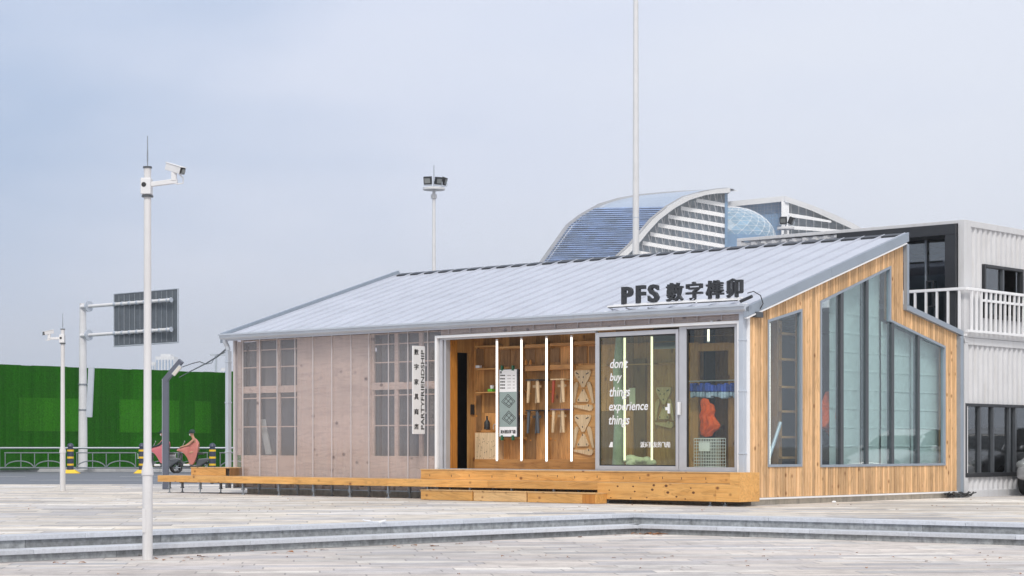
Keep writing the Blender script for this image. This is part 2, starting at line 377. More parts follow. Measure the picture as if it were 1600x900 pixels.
M['asphalt'] = paint('asphalt', (.155, .17, .20), .85, 0, .15, 2, 0, None, .3)
M['roadpaint'] = paint('road_paint', (.62, .62, .62), .7, 0, .2, 8)
M['kerb'] = paint('kerb_stone', (.40, .41, .43), .8, 0, .12, 4, .12)
M['earth'] = paint('far_ground', (.28, .28, .27), .95, 0, .15, .05)
M['tower'] = paint('tower_white', (.78, .80, .84), .6, 0, .02)
M['towerglass'] = paint('tower_glass', (.16, .30, .50), .2, 0, .25, .06)
M['bluerib'] = paint('blue_roof_rib', (.22, .33, .56), .35, .2, .2, .05, .3)
M['ribpale'] = paint('pale_roof_rib', (.46, .54, .66), .35, .3, .1, .05)
M['band'] = paint('white_band', (.88, .89, .92), .5, 0, .05, .05)
M['archgrey'] = paint('grey_arch', (.36, .37, .40), .55, .1, .14, .08)
M['archwhite'] = paint('pale_arch', (.66, .67, .70), .55, .1, .08, .05)
M['hotelglass'] = paint('hotel_glass', (.38, .47, .57), .3, 0, .4, .12, .3)
M['domeglass'] = paint('dome_glass', (.20, .34, .48), .3, 0, .10, .06, .18)

def turf(name, c1, c2):
    m, t, b = newmat(name)
    n = noise(t, coords(t, (4.5, 4.5, .08)), 1, 7, .8); n2 = noise(t, coords(t, (1, 1, 1)), 14, 4, .7)
    c = mixc(t, ramp(t, n, [(.25, 0), (.75, 1)]), c1, c2); c = mixc(t, 1, c, ramp(t, n2, [(.3, .6), (.7, 1.35)]), 'MULTIPLY')
    t.links.new(tinted(t, c, .12), b.inputs['Base Color']); b.inputs['Roughness'].default_value = .95; b.inputs['Specular IOR Level'].default_value = 0
    bump(t, b, n2, .6, .05); return m
M['turf'] = turf('artificial_turf', (.005, .062, .002), (.022, .155, .006))
M['turf2'] = turf('artificial_turf_new', (.014, .115, .004), (.036, .19, .010))
M['turf3'] = turf('artificial_turf_bright', (.02, .15, .006), (.05, .24, .015))

# ---------------------------------------------------------------- the ground
mP = paving('plaza_setts', R(-6), (1.7, .5), [(0, (.60, .56, .51)), (.25, (.78, .71, .62)), (.45, (.50, .49, .51)), (.75, (.84, .80, .75)), (.92, (.66, .59, .51)), (1, (.36, .36, .39))])
mL = paving('lower_plaza_setts', R(-6), (1.3, .34), [(0, (.60, .55, .53)), (.35, (.72, .66, .61)), (.62, (.52, .50, .52)), (.85, (.80, .76, .71)), (1, (.42, .42, .45))])
def sheet(name, pts, z, m):
    mb = MB(); mb.add([(x, y, z) for x, y in pts], [tuple(range(len(pts)))]); return mb.build(name, m, kind='structure')
ZL = -.285
K = (1.88, 30.8)                          # the corner of the two flights of steps
da = Vector((-.718, -.696)); db = Vector((.80, -.60))
db.normalize()
na, nb = Vector((.696, -.718)), Vector((-.60, -.80))   # outward normals (towards the lower plaza)
if na.dot(Vector(K)) > 0: pass
def step_corner(off):                     # corner of both edges pushed outward by off
    # solve K + off*na + s*da == K + off*nb + r*db
    ax, ay = na * off; bx, by = nb * off
    det = da.x * (-db.y) + db.x * da.y
    s = ((bx - ax) * (-db.y) + db.x * (by - ay)) / det
    return Vector(K) + na * off + da * s
def edge_pts(off, la=60, lb=60):
    c = step_corner(off); return (c + da * la, c, c + db * lb)
a_, c_, b_ = edge_pts(-.30)
ROAD0, ROAD1 = 54.4, 90.5
sheet('far_ground', [(-2400, -300), (2400, -300), (2400, 3200), (-2400, 3200)], -.45, M['earth'])
sheet('lower_plaza', [(-60, -30), (60, -30), (60, 30.5), (-60, 30.5)], ZL, mL)
pl = MB(); pl.prism([tuple(a_), tuple(c_), tuple(b_), (60, ROAD0), (-120, ROAD0), (-120, a_.y)], lambda u, v, d: (u, v, d), -.4, 0); pl.build('plaza', mP, kind='structure')
st = {}
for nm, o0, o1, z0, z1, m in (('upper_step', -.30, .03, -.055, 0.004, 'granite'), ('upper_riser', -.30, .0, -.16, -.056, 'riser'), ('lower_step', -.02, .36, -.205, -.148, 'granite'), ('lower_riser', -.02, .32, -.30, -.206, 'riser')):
    mb = MB(); L = 1.55 if 'step' in nm else 1.9
    for d, n in ((da, na), (db, nb)):
        ci, co = step_corner(o0), step_corner(o1); off = random.random() * L; s = 0
        while s < 46:
            e1 = s + (off if s == 0 else L) - .006; mb.cur = random.random()
            if s == 0: p, q = ci, co
            else: p, q = Vector(K) + n * o0 + d * s, Vector(K) + n * o1 + d * s
            r_, u_ = Vector(K) + n * o1 + d * e1, Vector(K) + n * o0 + d * e1
            lp = [p, q, r_, u_]
            if (q - p).x * (u_ - p).y - (q - p).y * (u_ - p).x < 0: lp = [p, u_, r_, q]
            mb.hexa([(v.x, v.y, z0) for v in lp], [(v.x, v.y, z1) for v in lp]); s = e1 + .006
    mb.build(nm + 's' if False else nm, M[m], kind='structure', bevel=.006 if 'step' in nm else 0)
# pale mortar strip where the steps meet the lower paving
mb = MB()
for d, n in ((da, na),):
    p, q = Vector(K) + n * .325 + d * 1, Vector(K) + n * .40 + d * 1; r_, u_ = q + d * 34, p + d * 34
    mb.add([(v.x, v.y, ZL + .004) for v in (p, q, r_, u_)], [(0, 1, 2, 3)])
mb.build('mortar_strip', M['kerb'], kind='structure')
sheet('road', [(-160, ROAD0 + .15), (120, ROAD0 + .15), (120, ROAD1), (-160, ROAD1)], -.12, M['asphalt'])
mb = MB()
for x in range(-90, 60, 1): mb.cur = random.random(); mb.box(x * 1.0, x + .985, ROAD0, ROAD0 + .15, -.4, .006)
mb.build('near_kerb', M['kerb'], kind='structure')
mb = MB()
for x in range(-110, 60, 1): mb.cur = random.random(); mb.box(x * 1.0, x + .985, ROAD1, ROAD1 + .3, -.4, .06)
mb.build('far_kerb', M['kerb'], kind='structure')
sheet('far_verge', [(-160, ROAD1 + .3), (120, ROAD1 + .3), (120, 140), (-160, 140)], .02, M['kerb'])
mb = MB()
for yy, seg in ((76, [(-28, -18.6), (-15, -9)]), (68, [(-24, -18.3), (-16.5, -10)]), (58.5, [(-40, 10)])):
    for x0, x1 in seg: mb.add([(x0, yy, -.114), (x1, yy, -.114), (x1, yy + (.15 if yy < 60 else .25), -.114), (x0, yy + (.15 if yy < 60 else .25), -.114)], [(0, 1, 2, 3)])
mb.build('road_markings', M['roadpaint'], kind='structure')

# ================================================================ THE SHOP (building frame: x along the front, y inwards)
LX = -13.77; EV = 3.41; AP, APZ = 5.26, 5.18; BK = 7.42
SL = (APZ - 3.52) / AP
rz = lambda y: 3.52 + SL * y
shop = thing('shop_building', 'low timber shop with a pale metal lean-to roof, larch side wall and translucent front', 'building', (LX / 2, 3, 0), 'B')
# roof
rf = MB(); prof = [(-.17, rz(-.17)), (AP + .05, rz(AP + .05)), (AP + .05, rz(AP + .05) - .09), (-.17, rz(-.17) - .09)]
rf.prism(prof, lambda u, v, d: (d, u, v), LX - .15, .07)
rf.prism([(AP + .051, 3.85), (AP + .051, 3.76), (BK + .02, 3.36 - .09), (BK + .02, 3.36)], lambda u, v, d: (d, u, v), LX - .1, -.02)
roof = rf.build('roof', M['roof'], shop)
NS = 30; sp = (13.77 + .12) / NS
sm = MB(); rd = MB()
for i in range(NS + 1):
    x = LX - .08 + i * sp
    if i < NS:
        y0, y1 = AP - .10, AP + .07
        rd.hexa([(x + .035, y0, rz(y0)), (x + sp - .035, y0, rz(y0)), (x + sp - .035, y1, rz(y1)), (x + .035, y1, rz(y1))],
                [(x + .035, y0, rz(y0) + .035), (x + sp - .035, y0, rz(y0) + .035), (x + sp - .035, y1, rz(y1) + .035), (x + .035, y1, rz(y1) + .035)])
    y0, y1 = -.18, AP + .08
    sm.hexa([(x - .016, y0, rz(y0) - .01), (x + .016, y0, rz(y0) - .01), (x + .016, y1, rz(y1) - .01), (x - .016, y1, rz(y1) - .01)],
            [(x - .012, y0, rz(y0) + .038), (x + .012, y0, rz(y0) + .038), (x + .012, y1, rz(y1) + .038), (x - .012, y1, rz(y1) + .038)])
sm.build('seams', M['roof'], roof); rd.build('ridge_strip', M['dark'], roof)
mb = MB()
for x0, x1, h in ((LX - .24, LX - .155, .10), (LX - .15, LX - .12, .06)):
    mb.hexa([(x0, -.2, rz(-.2) - .12), (x1, -.2, rz(-.2) - .12), (x1, AP + .1, rz(AP + .1) - .12), (x0, AP + .1, rz(AP + .1) - .12)],
            [(x0, -.2, rz(-.2) + h), (x1, -.2, rz(-.2) + h), (x1, AP + .1, rz(AP + .1) + h), (x0, AP + .1, rz(AP + .1) + h)])
mb.build('verge_trim', M['trim'], shop)
mb = MB()
for y0, y1 in ((-.22, 2.55), (2.556, AP + .10)):
    mb.hexa([(.072, y0, rz(y0) - .145), (.12, y0, rz(y0) - .145), (.12, y1, rz(y1) - .145), (.072, y1, rz(y1) - .145)],
            [(.072, y0, rz(y0) + .03), (.12, y0, rz(y0) + .03), (.12, y1, rz(y1) + .03), (.072, y1, rz(y1) + .03)])
mb.build('verge_trim', M['trim'], shop)
mb = MB(); mb.hexa([(.074, -.2, rz(-.2) - .175), (.14, -.2, rz(-.2) - .175), (.14, AP, rz(AP) - .175), (.074, AP, rz(AP) - .175)],
                   [(.074, -.2, rz(-.2) - .152), (.14, -.2, rz(-.2) - .152), (.14, AP, rz(AP) - .152), (.074, AP, rz(AP) - .152)])
mb.build('drip_edge', M['frame_white'], shop)
mb = MB(); mb.box(.05, .13, AP + .01, AP + .09, 3.80, rz(AP) - .17)
mb.hexa([(.05, AP + .0, 3.72), (.13, AP + .0, 3.72), (.13, BK + .1, 3.30), (.05, BK + .1, 3.30)], [(.05, AP + .0, 3.83), (.13, AP + .0, 3.83), (.13, BK + .1, 3.40), (.05, BK + .1, 3.40)])
mb.build('step_trim', M['trim'], shop)
mb = MB(); mb.box(.03, .13, BK - .03, BK + .10, .0, 3.30); mb.build('corner_trim', M['trim'], shop)
# gutter and pipes
g = MB(); gp = [(-.12, EV + .13), (-.12, EV), (-.22, EV), (-.26, EV + .035), (-.265, EV + .085), (-.30, EV + .09), (-.30, EV + .125), (-.24, EV + .125)]
for a, b in ((LX - .20, LX + 5), (LX + 5.004, LX + 10), (LX + 10.004, .12)): g.prism(gp, lambda u, v, d: (d, u, v), a, b)
g.build('gutter', M['gutter'], shop)
for xx, nm in ((LX - .08, 'downpipe'), (-.03, 'downpipe')):
    d = MB(); d.box(xx - .05, xx + .05, -.15, -.05, .12, EV - .25 if xx < -1 else EV + .02)
    if xx < -1: d.path([(xx, -.1, EV - .24), (xx - .02, -.12, EV - .14), (xx - .03, -.18, EV - .03), (xx - .03, -.18, EV + .01)], .055)
    for z in (.9, 2.0, 2.9): d.box(xx - .06, xx + .06, -.16, -.04, z, z + .03)
    d.build('downpipe', M['gutter'], shop, bevel=.008)
# plinth, floor
mb = MB(); mb.box(LX + .3, .0, .12, BK - .3, -.1, .12); mb.build('plinth', M['concrete'], shop)
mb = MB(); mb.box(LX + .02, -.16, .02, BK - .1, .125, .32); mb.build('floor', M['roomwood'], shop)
# opening measures
xo0, xo1 = A(687.5, 600)[0], A(1156.5, 600)[0]; zt = (A(687, 528)[1] + A(1157, 507)[1]) / 2; zb = A(1100, 737)[1]
# plywood front wall behind the polycarbonate
WP = .16
ga = (A(371, 600, WP)[0], A(465, 600, WP)[0]); gb = (A(580, 600, WP)[0], xo0 - .02)
gz0, gz1 = A(420, 711.5, WP)[1], A(420, 532, WP)[1]
mb = MB()
for x0, x1, z0, z1 in ((LX + .05, ga[0], gz0, gz1), (ga[1], gb[0], gz0, gz1), (LX + .05, gb[1], gz1, EV), (LX + .05, gb[1], .3, gz0)):
    mb.box(x0, x1, WP, WP + .04, z0, z1)
fw = mb.build('front_wall', M['wallply'], shop)
for (x0, x1) in (ga, gb):
    fr = MB(); z_ = lambda py: A((420 if x0 < -11 else 620), py, WP)[1]
    px_off = 0 if x0 < -11 else 0
    zm = gz0 + (gz1 - gz0) * .545
    fr.box(x0, x1, WP + .01, WP + .07, zm, zm + .15)
    for k in (.25, .5, .77, .92): fr.box(x0, x1, WP + .04, WP + .07, gz0 + (gz1 - gz0) * k - .012, gz0 + (gz1 - gz0) * k + .012)
    n = 3
    for k in range(1, n): xx = x0 + (x1 - x0) * k / n; fr.box(xx - .05, xx + .05, WP + .03, WP + .075, gz0, gz1)
    for xx in (x0 + .02, x1 - .02): fr.box(xx - .03, xx + .03, WP + .03, WP + .075, gz0, gz1)
    wn_ = fr.build('shelf_frame', M['wallply'], shop)
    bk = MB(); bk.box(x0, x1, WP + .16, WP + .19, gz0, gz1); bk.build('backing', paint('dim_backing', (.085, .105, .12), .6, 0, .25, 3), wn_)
# a bright leaning sheet seen through the left grid
mb = MB(); a0 = A(404, 655, WP + .1); a1 = A(413, 655, WP + .1); c0 = A(423, 710, WP + .1); c1 = A(414, 710, WP + .1)
mb.prism([a0, a1, c0, c1], FRONT(WP + .14), 0, .02)
tag(mb.build('board', paint('pale_sheet', (.45, .52, .50), .5), None, (a0[0], WP + .1, c0[1]), 'B'), 'pale narrow sheet leaning behind the translucent front wall', 'sheet')
# polycarbonate skin
pc = MB(); pc.box(LX + .02, xo0 - .055, 0, .02, .14, EV - .01); pc.box(xo0 - .054, xo1 + .055, 0, .02, zt + .075, EV - .01)
pcp = pc.build('polycarbonate_skin', M['poly'], shop)
j = MB(); dxj = .545; 
for px in (380, 406.5, 433.5, 461.5, 489.5, 519, 549, 577, 607.5, 638, 669, 702, 735, 767, 799, 834, 868, 903, 940, 977, 1015, 1052, 1090, 1128):
    x = A(px, 600)[0]; z0 = .15 if x < xo0 - .08 else zt + .08
    j.box(x - .008, x + .008, -.018, -.001, z0, EV - .015)
j.box(LX + .0, LX + .05, -.03, .05, .12, EV - .01)
j.each('joint_strip', M['polyjoint'], pcp)
mb = MB(); mb.box(LX + .0, xo0, -.03, .04, .115, .139); mb.build('sill_rail', M['gutter'], shop)
hd = MB(); hd.box(xo0, xo1 + .05, .03, .07, zt + .05, EV); hd.build('header_board', M['wallply'], shop)
lg = MB()
for px, py in ((799, 521), (831, 519), (1008, 510), (1052, 507), (1113, 503)):
    q = A(px, py, -.01); lg.box(q[0] - .02, q[0] + .02, -.05, -.001, q[1] - .015, q[1] + .02)
lg.each('fixing_stud', M['frame_white'], shop)
# right hand corner panel between opening and pipe
mb = MB(); mb.box(xo1 + .058, -.085, .0, .10, .14, zt + .07); mb.build('corner_panel', M['wallply'], shop)
# white frame round the opening
mb = MB(); t_ = .055
mb.box(xo0 - t_, xo0, -.10, .12, zb - .02, zt + t_); mb.box(xo1, xo1 + t_, -.10, .12, zb - .30, zt + t_); mb.box(xo0 + .001, xo1 - .001, -.10, .12, zt, zt + t_)
mb.build('opening_frame', M['frame_white'], shop, bevel=.006)
mb = MB(); mb.box(xo0 + .02, xo0 + .10, -.04, .10, zb, zt - .02); mb.box(xo0 + .12, xo0 + .17, -.01, .12, zb, zt - .02)
mb.box(xo0 + .02, A(932, 600)[0], -.03, .05, zt - .035, zt - .002); mb.box(xo0 + .02, xo1, -.055, .09, zb - .03, zb + .012)
mb.build('door_track', M['silver'], shop, bevel=.004)
# sliding door with green glass
dx0, dx1 = A(932.5, 600)[0], A(1062, 600)[0]; ix0, ix1 = A(938.5, 600)[0], A(1058, 600)[0]
iz0, iz1 = A(1000, 728)[1], A(1000, 524)[1]
mb = MB(); 
mb.box(dx0, ix0, -.05, .02, zb + .014, zt - .04); mb.box(ix1, dx1, -.05, .02, zb + .014, zt - .04); mb.box(ix0, ix1, -.048, .018, zb + .014, iz0); mb.box(ix0, ix1, -.048, .018, iz1, zt - .04)
mb2 = MB()
sd_ = thing('sliding_door', 'silver framed sliding glass door with white slanted lettering, half of the shop opening', 'door', ((dx0 + dx1) / 2, 0, zb), 'B')
mb.build('door_frame', M['silver'], sd_, bevel=.006)
mb = MB(); mb.box(ix0, ix1, -.014, -.006, iz0, iz1); mb.build('pane', M['glass_green'], sd_)
mb = MB(); k_ = .03
mb.box(ix0, ix0 + k_ * .6, -.03, -.015, iz0, iz1); mb.box(ix1 - k_ * .6, ix1, -.03, -.015, iz0, iz1); mb.box(ix0, ix1, -.031, -.016, iz1 - .02, iz1); mb.box(ix0, ix1, -.031, -.016, iz0, iz0 + .02)
mb.build('gasket', M['black'], sd_)
for s, x0, x1, y0, y1 in (("don't", 953.5, 981.5, 559.5, 575.6), ('buy', 953, 972, 582.6, 599), ('things', 952.6, 984.7, 604, 624.5), ('experience', 952, 1012.7, 627.5, 646), ('things', 951.5, 983.8, 648.5, 668)):
    mb = MB(); p, q = A(x0, y1, -.015), A(x1, y0, -.015); mb.text(s, p[0], q[0], p[1], q[1], FRONT(-.015), .006, .012, .22); mb.build('lettering', M['paper'], sd_)
mb = MB(); p, q = A(1000.6, 698.5, -.015), A(1047.6, 690, -.015); mb.text('派对朋友的飞船', p[0], q[0], p[1] - .01, q[1], FRONT(-.015), .005, .018); mb.build('lettering', M['paper'], sd_)
mb = MB(); pts = [A(*q, -.015) for q in ((951.5, 698.7), (957.5, 698.7), (957.5, 690.5), (954.5, 690.5))]; mb.prism(pts, FRONT(-.015), 0, .005); mb.build('emblem', M['paper'], sd_)
mb = MB(); p, q = A(1044, 646, -.02), A(1047, 630.5, -.02); mb.box(p[0], q[0], -.04, -.015, p[1], q[1]); p, q = A(1040.5, 641, -.02), A(1044, 636, -.02); mb.box(p[0], q[0], -.04, -.015, p[1], q[1])
p, q = A(1060, 648, -.06), A(1063, 628, -.06); mb.box(p[0], q[0], -.09, -.05, p[1], q[1]); mb.build('handle', M['frame_white'], sd_)
# fixed pane beside it
fx0, fx1 = A(1062.5, 600)[0], xo1 - .002; gx0, gx1 = A(1074, 600)[0], A(1149, 600)[0]
fwz = thing('fixed_window', 'tall fixed pane beside the sliding door, orange jacket hanging behind it', 'window', ((fx0 + fx1) / 2, 0, zb), 'B')
mb = MB(); mb.box(fx0, gx0, -.03, .05, zb + .014, zt - .003); mb.box(gx1, fx1, -.03, .05, zb + .014, zt - .003); mb.box(gx0, gx1, -.028, .048, zb + .014, zb + .08); mb.box(gx0, gx1, -.028, .048, zt - .05, zt - .003)
mb.build('window_frame', M['silver'], fwz, bevel=.005)
mb = MB(); mb.box(gx0, gx1, .005, .013, zb + .08, zt - .05); mb.build('pane', M['glass'], fwz)
mb = MB(); mb.box(gx0, gx0 + .03, -.02, .004, zb + .08, zt - .05); mb.box(gx0, gx1, -.021, .003, zt - .07, zt - .05); mb.build('gasket', M['black'], fwz)

# ---- interior
xs = A(704, 600, .13)[0]; WB = S(741, 600, xs)[0]
xf = A(1066, 600, WB)[0]
zc = EV - .02
mb = MB()                                   # side lining with the doorway
d0, d1 = S(714, 600, xs)[0], S(733, 600, xs)[0]; dz = S(724, 551, xs)[1]
mb.box(xs - .06, xs, d1, WB + .05, zb, zc); mb.box(xs - .06, xs - .001, d0, d1, dz, zc); mb.build('interior_wall', M['ply'], shop)
mb = MB(); mb.box(xs - .08, xs + .01, .125, d0, zb, zt - .03); mb.build('door_jamb', M['orangewood'], shop)
mb = MB(); xq = -.9

r7 = random.Random(17); pxs = [735, 757, 777, 796, 817, 838, 856, 876, 895, 932, 962, 990, 1020]
for a, b in zip(pxs[:-1], pxs[1:]):
    for z0, z1 in ((zb, 1.72), (1.723, zc)): mb.cur = r7.random(); mb.box(max(A(a, 600, WB)[0], xs), A(b, 600, WB)[0] - .003, WB, WB + .04, z0, z1)
mb.build('display_wall', M['plydisp'], shop)
mb = MB(); mb.box(A(1020, 600, WB)[0], xf, WB, WB + .04, zb, A(1040, 545, WB)[1]); mb.build('display_wall', M['ply'], shop)
mb = MB()                                   # dark rooms behind
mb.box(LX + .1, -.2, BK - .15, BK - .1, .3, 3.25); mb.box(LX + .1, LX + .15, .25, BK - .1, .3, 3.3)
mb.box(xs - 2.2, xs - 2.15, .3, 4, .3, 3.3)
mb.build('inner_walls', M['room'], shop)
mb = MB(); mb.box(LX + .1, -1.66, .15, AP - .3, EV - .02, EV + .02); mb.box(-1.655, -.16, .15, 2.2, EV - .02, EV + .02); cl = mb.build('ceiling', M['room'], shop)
WF = WB - .003
def bx(mb, px0, px1, py0, py1, dep, w=None):
    w = WB if w is None else w
    p, q = A(px0, py1, w - dep), A(px1, py0, w - dep); mb.box(p[0], q[0], w - dep, w - .002, p[1], q[1])
# fins and beams of the display wall
mb = MB()
for px in (777, 817, 856, 895): mb.cur = random.random(); p = A(px - 1, 600, WB - .05)[0]; mb.box(p - .02, p + .02, WB - .05, WB - .002, zb + .2, zt - .1)
mb.each('upright_fin', M['ply'], shop)
for x0, x1, y0, y1, d in ((742, 776, 575, 578, .2), (742, 776, 612, 614.5, .2), (742, 776, 539, 543, .2), (780, 814, 540, 545, .25), (780, 814, 575, 578, .2), (780, 814, 610, 612, .2), (780, 814, 647, 649, .2), (780, 814, 683, 686, .2),
                          (820, 853, 537, 544, .25), (820, 853, 571, 580, .22), (859, 891, 535, 541, .25), (859, 891, 569, 578, .22), (897, 930, 532, 539, .25)):
    mb = MB(); bx(mb, x0, x1, y0, y1, d); mb.build('shelf', M['orangewoodH'] if y1 - y0 > 5 else M['plyH'], shop, bevel=.003)
mb = MB(); bx(mb, 742, 775, 676, 718, .24); cab = mb.build('cupboard', M['plypale'], shop, bevel=.004)
kn = MB()
for i in range(26):
    p = A(random.uniform(744, 773), random.uniform(680, 716), WB - .245); kn.ball((p[0], WB - .243, p[1]), .008, 1, .5, 1.2, 6, 4)
kn.build('screw_holes', M['dark'], cab)
mb = MB(); bx(mb, 741.5, 931, 718.5, 734, .28); mb.build('kick_board', M['orangewoodH'], shop)
mb = MB(); bx(mb, 896, 930, 570, 718, .05); mb.build('display_board', M['plyH'], shop)
mb = MB(); bx(mb, 897, 917, 541, 568, .02); bx(mb, 920, 930, 541, 568, .015); 
for a, b, c1, c2 in ((781, 797, 546, 573), (820, 836, 545, 568), (859, 874, 544, 566), (744, 756, 545, 573), (800, 813, 652, 681), (744, 752, 618, 674)): bx(mb, a, b, c1, c2, .012)
mb.each('shade_panel', M['roomwood'], shop)  # flat dark boards imitate shade in the compartments of the wall
mb = MB()
for px in (742.5, 779, 819.5, 858, 896.5):
    for py in (612, 650, 686): p = A(px + 2, py, WB - .01); mb.ball((p[0], WB - .004, p[1]), .035, 1, .35, .9, 8, 5)
    for py in (615, 652, 688): p = A(px + 9, py, WB - .01); mb.ball((p[0], WB - .002, p[1]), .02, 1.3, .3, .8, 8, 4)
mb.each('joint_tenon', M['orangewood'], shop)
mb = MB(); p = S(737, 648, xs); q = S(737, 632, xs); mb.box(xs, xs + .03, p[0] - .04, p[0] + .05, p[1], q[1])
tag(mb.build('door_lock', M['black'], None, (xs, p[0], p[1]), 'B'), 'black electronic lock on the narrow plywood post by the dark doorway', 'lock')

# tubes
def tube_at(px, py0, py1, label, w=.20):
    p, q = A(px, py1, w), A(px, py0, w); t = thing('tube_light', label, 'tube light', (p[0], w, p[1]), 'B', 'upright tube lights in the shop opening')
    m = MB(); m.tube((p[0], w, p[1]), (p[0], w, q[1]), .021, n=12); m.build('tube', M['lit'], t, smooth=True)
    m = MB(); m.tube((p[0], w, q[1]), (p[0], w, q[1] + .04), .024, n=12); m.tube((p[0], w, p[1] - .02), (p[0], w, p[1]), .024, n=12); m.build('end_cap', M['frame_white'], t)
for px, a, b, lb in ((776.5, 533, 719, 'glowing white tube just before the white and grey poster, nearest the dark doorway'), (814.8, 531, 719, 'glowing white tube between the poster and the first pair of stools'),
                     (854, 529, 720, 'glowing white tube between the two pairs of wall-hung stools'), (893, 527, 720, 'glowing white tube beside the pale plywood cut-outs'),
                     (976, 528, 719, 'glowing tube behind the glass door, crossing the slanted lettering'), (1018.5, 526, 719, 'glowing tube behind the glass door, beside the green tinted cut-outs'),
                     (1107, 514, 533, 'short glowing tube at the top of the fixed pane, above the orange jacket'), (1151, 513, 719, 'full height glowing tube at the outer edge of the fixed pane')):
    tube_at(px, a, b, lb, .20 if px < 1140 else .07)

# poster
pw = WB - .30; po = thing('poster', 'tall white and grey-green poster clipped between two glowing tubes', 'poster', (A(794, 682, pw)[0], pw, A(794, 682, pw)[1]), 'B')
def sheetbox(nm, px0, px1, py0, py1, m, d0=.0, d1=.004):
    mb = MB(); p, q = A(px0, py1, pw), A(px1, py0, pw); mb.box(p[0], q[0], pw - d1, pw - d0, p[1], q[1]); return mb.build(nm, m, po)
sheetbox('backing_board', 780, 809.5, 576, 683, M['dark'], -.02, .0)
sheetbox('sheet', 780.5, 807.5, 577, 682, M['paper'], .001, .004); sheetbox('drawing_field', 780.6, 807.4, 612, 667, M['greypaper'], .0041, .006)
mb = MB()
for py in (586.6, 591.8, 596.7, 601.5, 606.3):
    for a, b in ((782, 784.2), (784.8, 787), (787.5, 789.2), (793, 798.5), (801.5, 804.5)):
        h = 1.0 if a < 790 else .35
        p, q = A(a, py + h, pw), A(b, py - h, pw); mb.box(p[0], q[0], pw - .0075, pw - .0042, p[1], q[1])
p, q = A(782, 583.5, pw), A(784, 580, pw); mb.box(p[0], q[0], pw - .0075, pw - .0042, p[1], q[1])
def ln(a, b, w_=.5):
    a, b = Vector(A(*a, pw)), Vector(A(*b, pw)); d = (b - a).normalized(); n = Vector((-d.y, d.x)) * .005
    mb.prism([tuple(a - n), tuple(b - n), tuple(b + n), tuple(a + n)], FRONT(pw), .0065, .009)
for base in ((795, 627), (796, 653)):
    cxp, cyp = base
    for s in (1, .72):
        P4 = [(cxp - 11 * s, cyp + 1 * s), (cxp - 1 * s, cyp - 11 * s), (cxp + 10 * s, cyp + 0), (cxp + 1 * s, cyp + 10 * s)]
        for i in range(4): ln(P4[i], P4[(i + 1) % 4])
    ln((cxp - 5, cyp - 5), (cxp + 5, cyp + 5)); ln((cxp - 4, cyp + 4), (cxp + 4, cyp - 5))
p, q = A(782.5, 677.5, pw), A(806, 671.5, pw); mb.text('派对朋友的飞船', p[0], q[0], p[1], q[1], FRONT(pw), .009, .02)
mb.build('printing', M['black'], po)
mb = MB()
for px in (785, 802):
    for py in (575, 684): p = A(px, py, pw); mb.box(p[0] - .02, p[0] + .02, pw - .03, pw + .02, p[1] - .05, p[1] + .05)
mb.build('clips', M['greenclip'], po)

# stools hung on the wall
redwood = paint('red_lacquer', (.30, .05, .02), .4); purp = paint('purple_lacquer', (.14, .10, .18), .4)
def stool(px, py, label, seat_m, leg_m):
    w = WB - .02; x, z = A(px, py, w - .15); t = thing('wall_stool', label, 'stool', (x, w - .18, z - .48), 'B', 'small plywood stools hung on the display wall')
    m = MB(); m.box(x - .17, x + .17, w - .34, w, z - .025, z); m.build('seat', seat_m, t, bevel=.004)
    for sx in (-1, 1):
        for yy in (w - .30, w - .05):
            m = MB(); a, b = x + sx * .11, x + sx * .14; lm_ = (leg_m if leg_m is not redwood or (sx < 0 and yy < w - .2) else M['plypale'])
            m.hexa([(b - .02, yy - .015, z - .46), (b + .02, yy - .015, z - .46), (b + .02, yy + .015, z - .46), (b - .02, yy + .015, z - .46)],
                   [(a - .03, yy - .015, z - .026), (a + .03, yy - .015, z - .026), (a + .03, yy + .015, z - .026), (a - .03, yy + .015, z - .026)]); m.build('leg', lm_, t)
    m = MB(); m.box(x - .10, x + .10, w - .20, w - .17, z - .16, z - .11); m.build('stretcher', leg_m if leg_m is not redwood else M['plypale'], t)
stool(841, 593, 'pale wood stool, upper one of the two beside the poster', M['dark'], M['plypale'])
stool(841, 640.5, 'dark striped stool, lower one of the two beside the poster', M['black'], M['darkgrey'])
stool(880, 592, 'stool with one red leg, upper one of the two beside the cut-outs', M['plypale'], redwood)
stool(880, 639, 'stool with a purple seat, lower one of the two beside the cut-outs', purp, M['plypale'])

